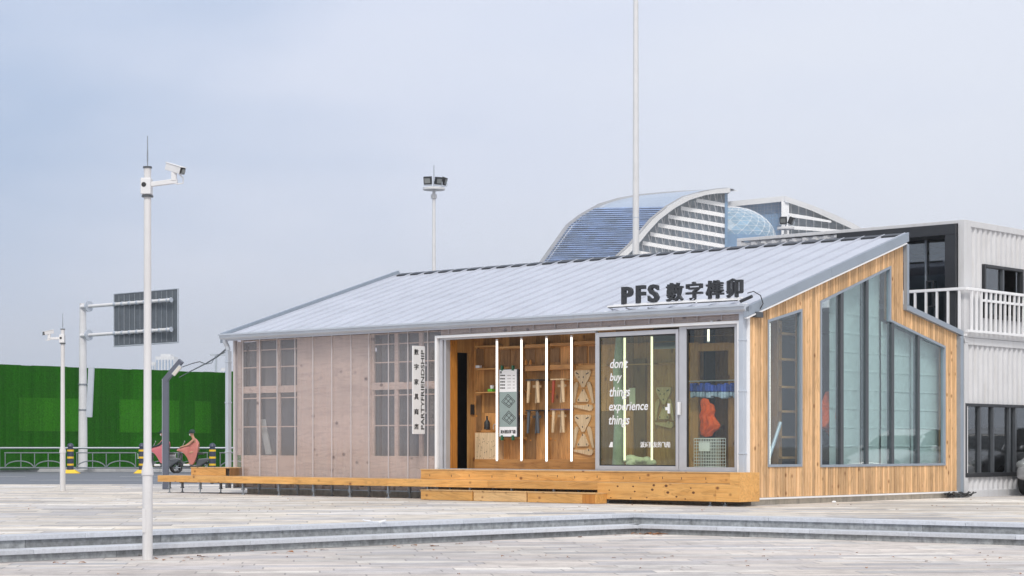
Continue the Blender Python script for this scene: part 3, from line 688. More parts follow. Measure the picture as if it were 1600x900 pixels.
# plywood cut-out kits
def kit(x0, y0, x1, y1, label, w, eyes=True):
    def q(u, v): return A(x0 + (x1 - x0) * u, y0 + (y1 - y0) * v, w)
    c = q(.5, 1); t = thing('plywood_kit', label, 'chair kit', (c[0], w, c[1]), 'B', 'pale plywood chair kits of cut-out pieces')
    P = {'back_panel': [(.14, 0), (.80, 0), (.84, .05), (.80, .14), (.62, .33), (.55, .42), (.42, .42), (.34, .33), (.12, .14), (.08, .05)],
         'seat_panel': [(.46, .47), (.54, .47), (.74, .74), (.70, .78), (.24, .78), (.20, .74)],
         'cross_piece': [(.04, .86), (.62, .86), (.66, .83), (.78, .85), (.90, .86), (.94, .93), (.88, .99), (.78, 1.0), (.62, .98), (.06, .91)]}
    for nm, pts in P.items(): m = MB(); m.prism([q(*p) for p in pts], FRONT(w), .002, .03); m.build(nm, M['plypale'], t)
    for pts in ([(.02, .81), (.06, .38), (.16, .29), (.24, .30), (.26, .38), (.20, .50), (.10, .81)], [(.98, .81), (.88, .42), (.80, .29), (.70, .29), (.66, .36), (.74, .50), (.90, .81)]):
        m = MB(); m.prism([q(*p) for p in pts], FRONT(w), .002, .03); m.build('leg_piece', M['plypale'], t)
    m = MB()
    sl = [(.22, .08, -.5), (.68, .08, .5), (.46, .30, 9), (.47, .50, 9), (.28, .73, 9), (.66, .73, 9), (.74, .87, 9)] + ([(.30, .17, 9), (.50, .17, 9)] if eyes else [])
    for u, v, a in sl:
        du, dv = (.06, .014) if a != 9 else (.018, .022)
        k = [(-du, -dv), (du, -dv), (du, dv), (-du, dv)]
        if a != 9: k = [(p[0], p[1] - a * p[0] * .6) for p in k]
        m.prism([q(u + p[0], v + p[1]) for p in k], FRONT(w), .0305, .033)
    m.build('slots', M['dark'], t)
kit(896, 578.5, 930, 642, 'pale plywood cut-out kit on the display board, upper one of two', WB - .05)
kit(896, 648, 930, 711.5, 'pale plywood cut-out kit on the display board, lower one of two', WB - .05, False)
kit(1023.5, 605, 1055, 669, 'plywood cut-out kit seen green through the glass door', WB - .01)

# small goods on the shelves
def goods(name, label, cat, px, py, m, fn, w=None):
    w = WB - .12 if w is None else w; x, z = A(px, py, w); mb = MB(); fn(mb, x, w, z)
    return tag(mb.build(name, m, None, (x, w, z), 'B', smooth=True), label, cat)
goods('bottle', 'small black bottle standing on the cupboard in the display wall', 'bottle', 761, 671, M['black'], lambda m, x, y, z: m.lathe((x, y, z), [(.055, 0), (.06, .03), (.06, .14), (.02, .20), (.018, .26), (.022, .27)]))
goods('wooden_tray', 'low wooden tray on the cupboard under the black bottle', 'tray', 764, 675.5, M['orangewoodH'], lambda m, x, y, z: m.box(x - .13, x + .13, y - .1, y + .08, z, z + .04))
goods('wire_hook', 'thin silver hook standing beside the black bottle', 'hook', 771, 671, M['silver'], lambda m, x, y, z: m.path([(x, y, z), (x, y, z + .08), (x + .03, y, z + .11), (x + .06, y, z + .09)], .008, 6))
goods('cup', 'white cup on a green stand on the middle shelf', 'cup', 769, 607.5, M['paper'], lambda m, x, y, z: m.lathe((x, y, z), [(.035, 0), (.045, .07), (.04, .07), (.03, .01)]))
goods('cup_stand', 'bright green stand under the white cup', 'stand', 768, 612, M['green'], lambda m, x, y, z: m.box(x - .06, x + .06, y - .05, y + .05, z, z + .055))
goods('folded_cloth', 'small white roll lying on the top shelf by the doorway', 'cloth roll', 748, 575, M['paper'], lambda m, x, y, z: m.box(x - .05, x + .05, y - .04, y + .04, z, z + .05))
for k, px in enumerate((822, 829)):
    goods('jar', ('slim' if k else 'round') + ' brown jar on the upper beam above the dark stools', 'jar', px, 570, M['orangewood'], lambda m, x, y, z: m.lathe((x, y, z), [(.03, 0), (.03, .06), (.015, .09), (.018, .1)]))

# behind the glass door: dark strip for the dim opening, a long grey roll, white crumple
mb = MB(); p, q = A(950, 727, .62)[0], A(962, 560, .62)[0]
mb.path([(A(966, 727, .5)[0], .5, zb), (A(967, 650, .5)[0], .52, zb + .95), (A(965, 560, .5)[0], .5, zb + 1.9), (A(969, 530, .5)[0], .5, zt - .1)], [.12, .10, .09, .08], 12)
tag(mb.build('rolled_fabric', paint('grey_fabric_roll', (.42, .48, .50), .8, 0, .2, 8), None, (A(966, 727, .5)[0], .5, zb), 'B', smooth=True), 'tall pale grey roll standing behind the lettering of the glass door', 'roll')
mb = MB()
for i in range(16):
    x, z = A(random.uniform(986, 1018), 0, .45)[0], zb + .02; mb.ball((x, .45 + random.uniform(-.08, .1), z + random.uniform(.08, .2)), random.uniform(.07, .12), 1.3, 1, .8, 8, 6)
tag(mb.build('plastic_bag', M['paper'], None, (A(1000, 0, .45)[0], .45, zb), 'B', smooth=True), 'crumpled white plastic bag on the floor behind the glass door', 'bag')
mb = MB(); bx(mb, 990, 1008, 560, 727, .05); mb.build('shade_panel', M['roomwood'], shop)  # flat dark strip, darkness of the deep opening put into its colour
mb = MB(); bx(mb, 940, 1062, 566, 572, .12); bx(mb, 940, 1062, 533, 538, .12); mb.build('shelf', M['plyH'], shop)
mb = MB(); bx(mb, 983, 992, 606, 632, .07)
tag(mb.build('notice', M['paper'], None, (A(987, 632, WB - .07)[0], WB - .07, A(987, 632, WB - .07)[1]), 'B'), 'pale notice pinned up behind the lettering of the glass door', 'notice')

# door frame and dark room behind the fixed pane
W2 = .75
mb = MB()
for a, b in ((1075, 1091), (1138, 1165)): bx(mb, a, b, 535, 738, .06, W2)
bx(mb, 1091.2, 1137.8, 535, 549, .058, W2); mb.build('inner_door_frame', M['ply'], shop)
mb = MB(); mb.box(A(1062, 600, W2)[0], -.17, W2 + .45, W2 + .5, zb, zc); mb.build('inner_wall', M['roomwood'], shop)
mb = MB(); bx(mb, 1075, 1165, 522, 526, .1, W2); mb.build('beam', M['plyH'], shop)
# clothes
cr_ = random.Random(3)
ct = thing('clothes_row', 'row of blue and white folded clothes hung behind the fixed pane', 'clothes', (A(1115, 612, .55)[0], .55, A(1115, 612, .55)[1]), 'B')
m1, m2 = MB(), MB()
for i in range(15):
    px = 1081 + i * 4.7; a, b = A(px, 612, .55), A(px + 4.2, 598 + cr_.uniform(0, 4), .55); m1.cur = m2.cur = cr_.random()
    m1.box(a[0], b[0], .45 + cr_.uniform(0, .05), .60, a[1], b[1]); a, b = A(px, 621 + cr_.uniform(-2, 2), .55), A(px + 4.2, 612, .55); m2.box(a[0], b[0], .46 + cr_.uniform(0, .05), .60, a[1], b[1] - .002)
m1.build('blue_tops', M['blue'], ct, bevel=.02); m2.build('pale_hems', M['bluepale'], ct, bevel=.02)
mb = MB(); q = A(1060, 598, .55), A(1165, 598, .55); mb.tube((q[0][0], .55, q[0][1] + .02), (q[1][0], .55, q[0][1] + .02), .01, n=6); mb.build('rail', M['silver'], ct)
# orange jacket as a folded hanging sheet
def cloth(name, label, cat, outline, w, m, depth=.10, seed=1, org=None, plane='A', xp=0, folds=3.2):
    """hanging cloth: scan lines between the two edges of the outline, pushed out in irregular vertical folds"""
    r = random.Random(seed); y0, y1 = min(p[1] for p in outline), max(p[1] for p in outline); nr, nc = 34, 18; n = len(outline); V = [[], []]
    for j in range(nr + 1):
        yy_ = y0 + .05 + (y1 - y0 - .1) * j / nr; xs_ = []
        for i in range(n):
            (xa, ya), (xb, yb) = outline[i], outline[(i + 1) % n]
            if ya != yb and min(ya, yb) <= yy_ <= max(ya, yb): xs_.append(xa + (xb - xa) * (yy_ - ya) / (yb - ya))
        a_, b_ = min(xs_), max(xs_); f = j / nr; edge = math.sin(math.pi * min(max(f, .03), .97)) ** .5
        for i in range(nc + 1):
            g = i / nc; px = a_ + (b_ - a_) * g + r.uniform(-.25, .25)
            d = depth * edge * (math.sin(math.pi * g) ** .6 * .55 + .30 * abs(math.sin(folds * math.pi * g + 1.6 * math.sin(f * 5 + seed) + f)) + .15 * abs(math.sin(f * 11 + g * 5)))
            for side, dd in ((0, d), (1, -depth * .15 * edge * math.sin(math.pi * g))):
                if plane == 'A': x, z = A(px, yy_, w); V[side].append((x, w - dd, z))
                else: y, z = S(px, yy_, xp); V[side].append((xp + dd, y, z))
    mb = MB(); k = nc + 1; off_ = k * (nr + 1); fs = []
    for j in range(nr):
        for i in range(nc): q = (j * k + i, j * k + i + 1, (j + 1) * k + i + 1, (j + 1) * k + i); fs += [q, tuple(off_ + v for v in q[::-1])]
        for i in (0, nc): fs.append((j * k + i, (j + 1) * k + i, off_ + (j + 1) * k + i, off_ + j * k + i))
    for i in range(nc):
        for j in (0, nr): fs.append((j * k + i, j * k + i + 1, off_ + j * k + i + 1, off_ + j * k + i))
    mb.add(V[0] + V[1], fs); o = mb.build(name, m, None, org or V[0][0], 'B'); return tag(o, label, cat)
cloth('orange_jacket', 'orange jacket hanging behind the fixed pane above the wire basket', 'jacket',
      [(1096, 625), (1100, 622), (1107, 623), (1109, 629), (1116, 633), (1118, 642), (1116, 650), (1121, 657), (1126, 664), (1123, 671), (1116, 675), (1112, 682), (1104, 683), (1096, 680), (1095, 670), (1097, 660), (1094, 650), (1097, 640)], .45, M['orange'], .12, 4)
# wire basket
wb_ = thing('wire_basket', 'white wire basket with a paper label standing behind the fixed pane', 'basket', (A(1108, 733, .3)[0], .3, zb), 'B')
a, b = A(1088.5, 731, .3), A(1127.5, 685, .3); mb = MB(); za, zb2 = zb + .03, b[1]
for i in range(11):
    x = a[0] + (b[0] - a[0]) * i / 10
    for y in (.22, .42): mb.tube((x, y, za), (x, y, zb2), .005, n=5)
for i in range(11):
    z = za + (zb2 - za) * i / 10
    for y in (.22, .42): mb.tube((a[0], y, z), (b[0], y, z), .005 if 0 < i < 10 else .008, n=5)
    for x in (a[0], b[0]): mb.tube((x, .22, z), (x, .42, z), .005, n=5)
mb.build('wires', M['frame_white'], wb_)
mb = MB(); p, q = A(1092, 705, .21), A(1109, 691, .21); mb.box(p[0], q[0], .205, .213, p[1], q[1]); mb.build('label_card', M['paper'], wb_)

# projecting sign
xsg = A(668, 600, 0)[0]; ys0, zs0 = S(645, 678, xsg); ys1, _ = S(664, 678, xsg); _, zs1 = S(645, 540, xsg)
bs = thing('hanging_sign', 'narrow upright white sign with black lettering projecting from the translucent wall', 'sign', (xsg, ys1, zs0), 'B')
mb = MB(); mb.box(xsg - .02, xsg, ys0, ys1, zs0, zs1); mb.build('plate', M['paper'], bs, bevel=.003)
mb = MB()
for py in (570, 605, 645): z = S(655, py, xsg)[1]; mb.box(xsg - .018, xsg - .002, ys1, -.02, z - .02, z + .02)
mb.build('bracket', M['silver'], bs)
mb = MB()
for i, chh in enumerate('數字家具商店'):
    py = 545.5 + i * 23.3; p = S(647.2, py + 9, xsg); q = S(654, py, xsg); mb.text(chh, p[0], q[0], p[1], q[1], SIDE(xsg), .004, .02)
p = S(658, 671, xsg); q = S(663.2, 546, xsg)
p, q = S(657.6, 671, xsg), S(662.8, 547, xsg)
mb.text('PARTYFRIENDSHIP', p[1], q[1], 0, 1, lambda u, v, d: (xsg + d, q[0] + (p[0] - q[0]) * v, u), .004, .012)
mb.build('lettering', M['black'], bs)

# roof sign
rs = thing('roof_sign', 'large black channel letters on silver rails above the gutter', 'sign', (A(1066, 480, -.1)[0], -.1, EV + .15), 'B')
for ch, x0, x1, y0, y1, bd in (('P', 972, 988.5, 447.5, 475.5, .035), ('F', 994.5, 1008, 445.5, 474, .035), ('S', 1013, 1029.3, 443.8, 473, .035), ('數', 1041.5, 1067, 441, 471.5, .022), ('字', 1072.5, 1097, 439.3, 469.5, .022), ('榫', 1103.5, 1130, 437, 467.5, .022), ('卯', 1135.5, 1160, 434, 465.5, .025)):
    mb = MB(); p, q = A(x0, y1, -.12), A(x1, y0, -.12); mb.text(ch, p[0], q[0], p[1], q[1], FRONT(-.08), .07, bd); mb.build('letter', M['dark'], rs)
mb = MB()
for (xa, ya, xb, yb, yy, r) in ((951, 480, 1023, 475.5, -.20, .022), (1024, 475.2, 1088, 472, -.20, .022), (1091, 471.8, 1154, 468.5, -.20, .022), (946, 488, 1168, 476, -.16, .018), (960, 476.5, 1160, 466, -.08, .014)):
    p, q = A(xa, ya, yy), A(xb, yb, yy); mb.box(p[0], q[0], yy - r * 2, yy + r * 2, (p[1] + q[1]) / 2 - r, (p[1] + q[1]) / 2 + r)
mb.build('rail', M['frame_white'], rs, bevel=.005)
mb = MB()
for px in (952, 978, 1012, 1046, 1080, 1116, 1150):
    p = A(px, 480, -.2); z0 = rz(-.1); mb.tube((p[0], -.20, p[1] - .02), (p[0] - .05, .18, rz(.18)), .012, n=6); mb.tube((p[0], -.20, p[1]), (p[0] + .12, -.12, z0), .01, n=6)
mb.build('bracket', M['silver'], rs)
mb = MB()
for ch0 in ((951, 480, 1023, 475.5), (1024, 475.2, 1088, 472), (1091, 471.8, 1154, 468.5)):
    p, q = A(ch0[0], ch0[1], -.22), A(ch0[2], ch0[3], -.22); z = (p[1] + q[1]) / 2; mb.box(p[0], q[0], -.25, -.245, z - .02, z - .005)
mb.build('light_strip', M['black'], rs)
# small spotlight and wall lamp on the larch wall
mb = MB(); p = A(1157, 471, -.2); q = A(1175, 463, -.2); mb.tube((p[0], -.2, p[1]), (q[0], -.2, q[1]), .03, n=8)
tag(mb.build('spot_lamp', M['dark'], None, (p[0], -.2, p[1]), 'B'), 'slim dark spot lamp at the roof corner, pointing at the black letters', 'lamp')
y_, z_ = S(1180, 492, .06); wl = thing('wall_floodlight', 'small grey floodlight on the larch boards under the roof corner, with a looping cable', 'lamp', (.06, y_, z_), 'B')
mb = MB(); mb.box(.055, .17, y_ - .09, y_ + .10, z_ - .05, z_ + .05); mb.build('housing', M['darkgrey'], wl, bevel=.01)
mb = MB(); mb.box(.056, .09, y_ - .04, y_ + .04, z_ + .05, z_ + .10); mb.build('bracket', M['silver'], wl)
mb = MB(); mb.path([(.10, y_ + .05, z_ + .06), (.16, y_ + .10, z_ + .20), (.16, y_ + .02, z_ + .34), (.15, y_ - .18, z_ + .40), (.14, y_ - .35, z_ + .36)], .009, 6); mb.build('cable', M['black'], wl)

# ---- side wall
wbot = S(1170, 778)[1]
def cl_top(y): return rz(y) - .10 if y < AP else 3.74 - (3.74 - 3.32) / (BK - AP) * (y - AP)
win_s = [S(*q) for q in ((1196, 500), (1249.5, 482.5), (1249.5, 729), (1196.5, 729.5))]
win_b = [S(*q) for q in ((1278, 470.5), (1388.5, 415.5), (1388.5, 499.5), (1473.5, 541), (1474, 727.5), (1278.5, 729.5))]
for wn in (win_s, win_b):                                  # true uprights
    pass
win_s = [win_s[0], win_s[1], (win_s[1][0], win_s[2][1]), (win_s[0][0], win_s[2][1])]
b0 = win_b[0][0]; b1 = win_b[3][0]; zb_ = (win_b[4][1] + win_b[5][1]) / 2; ym = win_b[1][0]
win_b = [win_b[0], win_b[1], (ym, win_b[2][1]), win_b[3], (b1, zb_), (b0, zb_)]
def spans(poly, y):                                        # vertical extent of the polygon at y
    zs = []
    n = len(poly)
    for i in range(n):
        (ya, za), (yb, zb__) = poly[i], poly[(i + 1) % n]
        if abs(ya - yb) < 1e-6: continue
        if min(ya, yb) - 1e-9 <= y <= max(ya, yb) + 1e-9: zs.append(za + (zb__ - za) * (y - ya) / (yb - ya))
    return (min(zs), max(zs)) if len(zs) >= 2 else None
bp = sorted({win_s[0][0], win_s[1][0], b0, b1, ym, AP, 0.0, BK})
cuts = [0.0]; y = 0.0; rr = random.Random(11)
while y < BK: y += .088; cuts.append(min(y, BK))
edges = sorted(set(cuts) | set(bp)); tints = {}
mb = MB(); bk = MB()
for a, b in zip(edges[:-1], edges[1:]):
    if b - a < .004: continue
    ci = max(i for i, c in enumerate(cuts) if c <= a + 1e-6); mb.cur = tints.setdefault(ci, rr.random())
    ge = .0065; a2 = a + (ge if any(abs(a - c) < 1e-6 for c in cuts) else 0); b2 = b - (ge if any(abs(b - c) < 1e-6 for c in cuts) else 0)
    e = 1e-4; ya, yb = a + e, b - e; tops = (cl_top(ya), cl_top(yb)); hole = None
    for poly in (win_s, win_b):
        h0, h1 = spans(poly, ya), spans(poly, yb)
        if h0 and h1 and poly[-1][0] - .001 <= a and b <= max(p[0] for p in poly) + .001: hole = (h0, h1)
    jx = rr.uniform(-.003, .003)
    def pk(z0a, z0b, z1a, z1b):
        mb.hexa([(.02, a2, z0a), (.045 + jx, a2, z0a), (.045 + jx, b2, z0b), (.02, b2, z0b)], [(.02, a2, z1a), (.045 + jx, a2, z1a), (.045 + jx, b2, z1b), (.02, b2, z1b)])
        bk.hexa([(-.10, a, z0a), (.018, a, z0a), (.018, b, z0b), (-.10, b, z0b)], [(-.10, a, z1a), (.018, a, z1a), (.018, b, z1b), (-.10, b, z1b)])
    if hole: pk(wbot, wbot, hole[0][0], hole[1][0]); pk(hole[0][1], hole[1][1], *tops)
    else: pk(wbot, wbot, *tops)
sw = bk.build('side_wall', M['roomwood'], shop); mb.build('cladding', M['clad'], sw)
mb = MB(); mb.box(.0, .075, -.02, BK + .02, wbot - .035, wbot - .004); mb.build('base_flashing', M['frame_white'], shop)
mb = MB(); mb.box(.0, .058, -.05, -.001, wbot - .03, EV + .05); mb.build('corner_bead', M['frame_white'], shop)
def inset(poly, d):
    n = len(poly); res = []
    ar = sum(poly[i][0] * poly[(i + 1) % n][1] - poly[(i + 1) % n][0] * poly[i][1] for i in range(n)); sg = 1 if ar > 0 else -1
    for i in range(n):
        p0, p1, p2 = Vector(poly[i - 1]), Vector(poly[i]), Vector(poly[(i + 1) % n])
        d1, d2 = (p1 - p0).normalized(), (p2 - p1).normalized(); n1, n2 = Vector((-d1.y, d1.x)) * sg, Vector((-d2.y, d2.x)) * sg
        k = (n1 + n2); k = k / max(k.dot(n1), .2); res.append(tuple(p1 + k * d))
    return res
def poly_frame(mb, poly, d, x0, x1):
    q = inset(poly, d); n = len(poly)
    for i in range(n):
        j = (i + 1) % n; P_ = [poly[i], poly[j], q[j], q[i]]; mb.prism(P_, lambda u, v, dd: (dd, u, v), x0, x1)
def side_window(label, poly, mull, fr=.045):
    c = (poly[-1][0] + poly[1][0]) / 2; t = thing('side_window', label, 'window', (0, c, poly[-1][1]), 'B')
    m = MB(); poly_frame(m, poly, fr, -.02, .062); m.build('window_frame', M['trim'], t)
    m = MB(); m.prism(inset(poly, fr - .01), lambda u, v, d: (d, u, v), .012, .020); m.build('pane', M['glass_side'], t)
    q = inset(poly, fr)
    for (px, wd, mat) in mull:
        yc = S(px, 600)[0]; m = MB(); ya, yb = yc - wd / 2, yc + wd / 2; s0, s1 = spans(q, ya + 1e-4), spans(q, yb - 1e-4)
        m.hexa([(-.06, ya, s0[0]), (.05, ya, s0[0]), (.05, yb, s1[0]), (-.06, yb, s1[0])], [(-.06, ya, s0[1]), (.05, ya, s0[1]), (.05, yb, s1[1]), (-.06, yb, s1[1])]); m.build('mullion', M[mat], t)
    return t
side_window('narrow slanted-top window in the larch wall, shelves and a silver roll inside', win_s, [])
side_window('big stepped window in the larch wall with pale curtains behind dark uprights', win_b, [(1312.5, .10, 'darkgrey'), (1352, .085, 'darkgrey'), (1392, .085, 'darkgrey'), (1432.5, .07, 'darkgrey')])
# curtains
yy = [S(p, 600, -.14)[0] for p in (1300, 1310.5, 1347.5, 1384.5, 1425, 1470)]
def roman(y0, y1, label, seed):
    r = random.Random(seed); n = 14; q = inset(win_b, .0); m = MB(); vs = []; rows = []
    top = min(spans(win_b, min(y1, b1 - .02))[1], spans(win_b, max(y0, b0 + .02))[1]) if True else 0
    s0, s1 = spans(win_b, max(y0, b0 + .01)), spans(win_b, min(y1, b1 - .01))
    nz = 150
    for j in range(nz + 1):
        f = j / nz
        for i in range(n + 1):
            g = i / n; y = y0 + (y1 - y0) * g; zt_ = s0[1] + (s1[1] - s0[1]) * g - .02 + seed * 0; z = win_b[-1][1] + .01 + (zt_ - win_b[-1][1]) * f
            ph = ((z - win_b[-1][1]) / .36) % 1; dep = .022 * max(0, 1 - abs(ph - .06) / .05) + .006 * math.sin(math.pi * ph) + .004 * math.sin(g * 19 + seed + 1.5 * math.sin(z * 2.3)) + r.uniform(-.0015, .0015)
            vs.append((-.20 + dep, y, z))
    m.add(vs, [(j * (n + 1) + i, j * (n + 1) + i + 1, (j + 1) * (n + 1) + i + 1, (j + 1) * (n + 1) + i) for j in range(nz) for i in range(n)])
    o = m.build('curtain', M['curtain'], None, (-.2, (y0 + y1) / 2, win_b[-1][1]), 'B', smooth=True); tag(o, label, 'curtain', 'pale curtains behind the stepped window')
    sl = o.modifiers.new('thickness', 'SOLIDIFY'); sl.thickness = .006
    return o
ycut = S(1388.5, 600)[0]
roman(yy[0], yy[1] + .02, 'narrow strip of pale curtain beside the orange seat', 1)
roman(yy[1] + .06, yy[2], 'pale folded curtain in the tall part of the stepped window, beside the first dark upright', 2)
roman(yy[2] + .05, min(yy[3] + .05, ycut - .01), 'tallest pale curtain, just before the window steps down', 3)
roman(ycut + .05, yy[4] + .02, 'pale curtain in the low part of the stepped window, next to the step', 4)
roman(yy[4] + .05, yy[5] + .1, 'last pale curtain of the stepped window, nearest the white containers', 5)
# inside the narrow window: shelving
mb = MB(); xi = -.34
ya, yb = S(1200, 600, xi)[0], S(1250, 600, xi)[0]
mb.box(xi - .04, xi, S(1190, 600, xi)[0], S(1222, 600, xi)[0], .32, 3.35); mb.box(xi - .03, xi + .01, yb - .10, yb + .1, .32, 3.35)
mb.build('inner_shelving', M['ply'], shop)
for py in (522, 562, 605, 643, 683, 715):
    mb = MB(); z = S(1225, py, xi)[1]; mb.box(xi - .02, xi + .12, S(1213, 600, xi)[0], yb, z - .02, z + .02); mb.build('shelf', M['plyH'], shop)
mb = MB(); p = S(1204, 716, -.12); q = S(1221, 660, -.12); mb.tube((-.16, p[0], p[1]), (-.14, q[0], q[1]), .035, n=10)
tag(mb.build('silver_roll', M['gutter'], None, (-.16, p[0], p[1]), 'B', smooth=True), 'silver tube leaning inside the narrow slanted-top window', 'tube')
mb = MB(); p, q = S(1200.5, 727, -.09), S(1202, 505, -.09); mb.tube((-.09, p[0] + .03, p[1]), (-.09, p[0] + .03, q[1]), .02, n=8)
tag(mb.build('tube_light', M['lit'], None, (-.09, p[0], p[1]), 'B'), 'thin glowing tube at the edge of the narrow slanted-top window', 'tube light', 'upright tube lights in the shop opening')
mb = MB(); mb.box(-1.6, -1.55, .9, BK - .2, .32, 3.3); mb.build('inner_wall', M['room'], shop)
o = cloth('armchair', 'crumpled orange fabric armchair behind the dark first pane of the stepped window', 'armchair', [(1276, 632), (1284, 628), (1290, 612), (1300, 610), (1306, 640), (1304, 690), (1296, 682), (1288, 672), (1277, 668)], .45, M['orange'], .22, 9, None, 'S', -.40)
# round-shoulder dark plant-like things are not invented: the rest of the room stays dim

# ================================================================ TIMBER DECK IN FRONT OF THE SHOP
WD = -.70
dk = thing('timber_deck', 'long low pine deck on steel feet running along the translucent front', 'deck', (-8, WD, 0), 'B')
zt0 = A(640, 748.6, WD)[1]; xl = A(247, 745, WD)[0]; xm = A(935, 757, WD)[0]; xr = A(1155.5, 760, WD)[0]
mb = MB(); rr = random.Random(5); x = xl
while x < xr - .1:
    x2 = min(x + 2.44, xr); mb.cur = rr.random(); mb.box(x, x2 - .004, WD + .02, -.14, zt0 - .03, zt0); x = x2
mb.build('deck_top', M['benchpale'], dk)
mb = MB(); x = xl
for x2 in (A(352, 0, WD)[0], A(461, 0, WD)[0], A(605, 0, WD)[0], A(762, 0, WD)[0], xm):
    mb.cur = rr.random(); mb.box(x, x2 - .004, WD - .002, WD + .019, zt0 - .145, zt0 - .004); x = x2
mb.box(xl - .018, xl - .001, WD, -.14, zt0 - .145, zt0 - .004)
mb.build('front_board', M['bench'], dk, bevel=.003)
zb1 = A(1040, 782, WD)[1]
mb = MB(); mb.cur = .55; mb.box(xm, A(1120, 0, WD)[0] - .004, WD - .03, WD - .005, zb1, zt0 - .01); mb.cur = .75; mb.box(A(1120, 0, WD)[0], xr, WD - .03, WD - .005, zb1, zt0 - .01)
mb.cur = .4; mb.box(xm, xm + .02, WD, -.2, zb1, zt0 - .035); mb.build('end_board', M['bench'], dk, bevel=.003)
WU = -.42; z0u, z1u = zt0 + .002, A(1000, 736.5, WU)[1]; xu0, xu1 = A(657.5, 740, WU)[0], A(1141, 740, WU)[0]
mb = MB(); mb.cur = .6; mb.box(xu0, A(953, 740, WU)[0] - .003, WU, WU + .02, z0u, z1u - .02); mb.cur = .35; mb.box(A(953, 740, WU)[0], xu1, WU, WU + .02, z0u, z1u - .02)
mb.box(xu0, xu0 + .02, WU + .021, -.12, z0u, z1u - .02); mb.build('sill_board', M['bench'], dk, bevel=.003)
mb = MB(); mb.box(xu0 - .01, xu1 + .25, WU - .012, -.115, z1u - .019, z1u); mb.build('sill_top', M['benchpale'], dk, bevel=.003)
xe0 = A(1140, 760, WD - .03)[0]
mb = MB(); mb.cur = .9; mb.box(xe0 + .01, xr, WD - .03, WD - .006, zt0 - .008, z1u - .001); mb.cur = .7; mb.box(xr + .001, xr + .02, WD - .03, -.12, zb1, z1u - .001); mb.box(xe0 + .01, xr, WD - .005, WU - .02, z1u - .02, z1u - .002); mb.build('end_cheek', M['bench'], dk, bevel=.003)
for px in range(672, 1130, 33):
    q = A(px + rr.uniform(-5, 5), 743 + (px - 672) * .009 + rr.uniform(-1, 1), WU); mb = MB(); mb.box(q[0] - .006, q[0] + .006, WU - .003, WU - .0005, q[1] - .022, q[1] + .022); mb.build('screw', M['dark'], dk)
for px in (958, 986, 1013, 1049, 1079):
    for py in (761, 768, 777): q = A(px + rr.uniform(-9, 9), py + rr.uniform(-3, 3), WD - .03); mb = MB(); mb.ball((q[0], WD - .031, q[1]), rr.uniform(.014, .03), 1.2, .12, .8, 8, 5); mb.build('knot', M['knot'], dk)
# steel feet: one object per foot
def foot(x, y, ztop, front):
    m = MB(); m.box(x - .022, x + .022, y - .022, y + .022, .10, ztop); m.tube((x, y, .03), (x, y, .10), .014, n=8); m.lathe((x, y, .0), [(.045, 0), (.045, .012), (.016, .03), (.016, .04)], 10); m.box(x - .032, x + .032, y - .03, y + .03, .10, .125)
    if front: m.box(x - .04, x + .04, y - .012, y + .012, ztop - .05, ztop)
    return m
zf = zt0 - .031; fx = [A(px, 765, WD + .06)[0] for px in (265, 313, 380, 436, 490, 547, 607, 669, 735, 800, 866)] + [A(p, 765, WD + .06)[0] for p in (950, 1110, 1133)]
for x in fx: foot(x, WD + .06, zf if x < xm else zb1 + .12, True).build('foot', M['steel'], dk)
for px in (285, 345, 405, 465, 519, 577, 640, 704, 770, 838, 905, 985, 1128): x = A(px, 765, -.25)[0]; foot(x, -.25, zf, False).build('foot', M['steel'], dk)
mb = MB()
for x in fx[:11]: mb.box(x + .12, x + .62, -.40, -.36, .23, .27); mb.tube((x + .06, -.38, .25), (x + .12, -.38, .25), .035, n=10)
mb.box(xl + .3, xr - .2, -.33, -.29, zf - .06, zf - .002)
mb.build('cross_bars', M['darkgrey'], dk)
# step boxes
for (a, b, lb, mt, tn) in ((657.5, 737.5, 'knotty pine step box, the one farthest from the larch wall', 'bench', .35), (740, 822, 'pale pitted step box, middle of the three before the deck', 'benchpale', .8), (824.5, 930, 'patched plywood step box nearest the deck end', 'bench', .45)):
    w_ = -1.06; x0, x1 = A(a, 775, w_)[0], A(b, 775, w_)[0]; zt_ = .20
    t = thing('step_box', lb, 'step', ((x0 + x1) / 2, w_, 0), 'B', 'wooden step boxes before the deck')
    m = MB(); m.cur = tn; m.box(x0, x1, w_, w_ + .02, .005, zt_ - .02); m.box(x0, x0 + .02, w_ + .021, w_ + .34, .005, zt_ - .02); m.box(x1 - .02, x1, w_ + .021, w_ + .34, .005, zt_ - .02); m.box(x0, x1, w_ + .32, w_ + .341, .005, zt_ - .02)
    m.build('box_side', M[mt], t, bevel=.003)
    m = MB(); m.cur = tn; m.box(x0 - .008, x1 + .008, w_ - .012, w_ + .345, zt_ - .019, zt_); m.build('box_top', M['benchpale'], t, bevel=.003)
    if a > 800:
        m = MB(); m.cur = .1; m.box(A(910, 0, w_)[0], x1 - .004, w_ - .004, w_ - .001, .01, zt_ - .025); m.build('patch', M['orangewood'], t)
w_ = -.3; t = thing('wooden_crate', 'wooden crate box standing on the far end of the low deck', 'crate', (A(328, 741, w_)[0], w_, zt0), 'B')
x0, x1 = A(298.5, 735, w_)[0], A(352, 735, w_)[0]; z1 = A(325, 730, w_)[1]
m = MB(); m.box(x0, x1, w_, w_ + .02, zt0 + .001, z1 - .02); m.box(x0, x0 + .02, w_ + .021, w_ + .38, zt0 + .001, z1 - .02); m.build('box_side', M['bench'], t, bevel=.003)
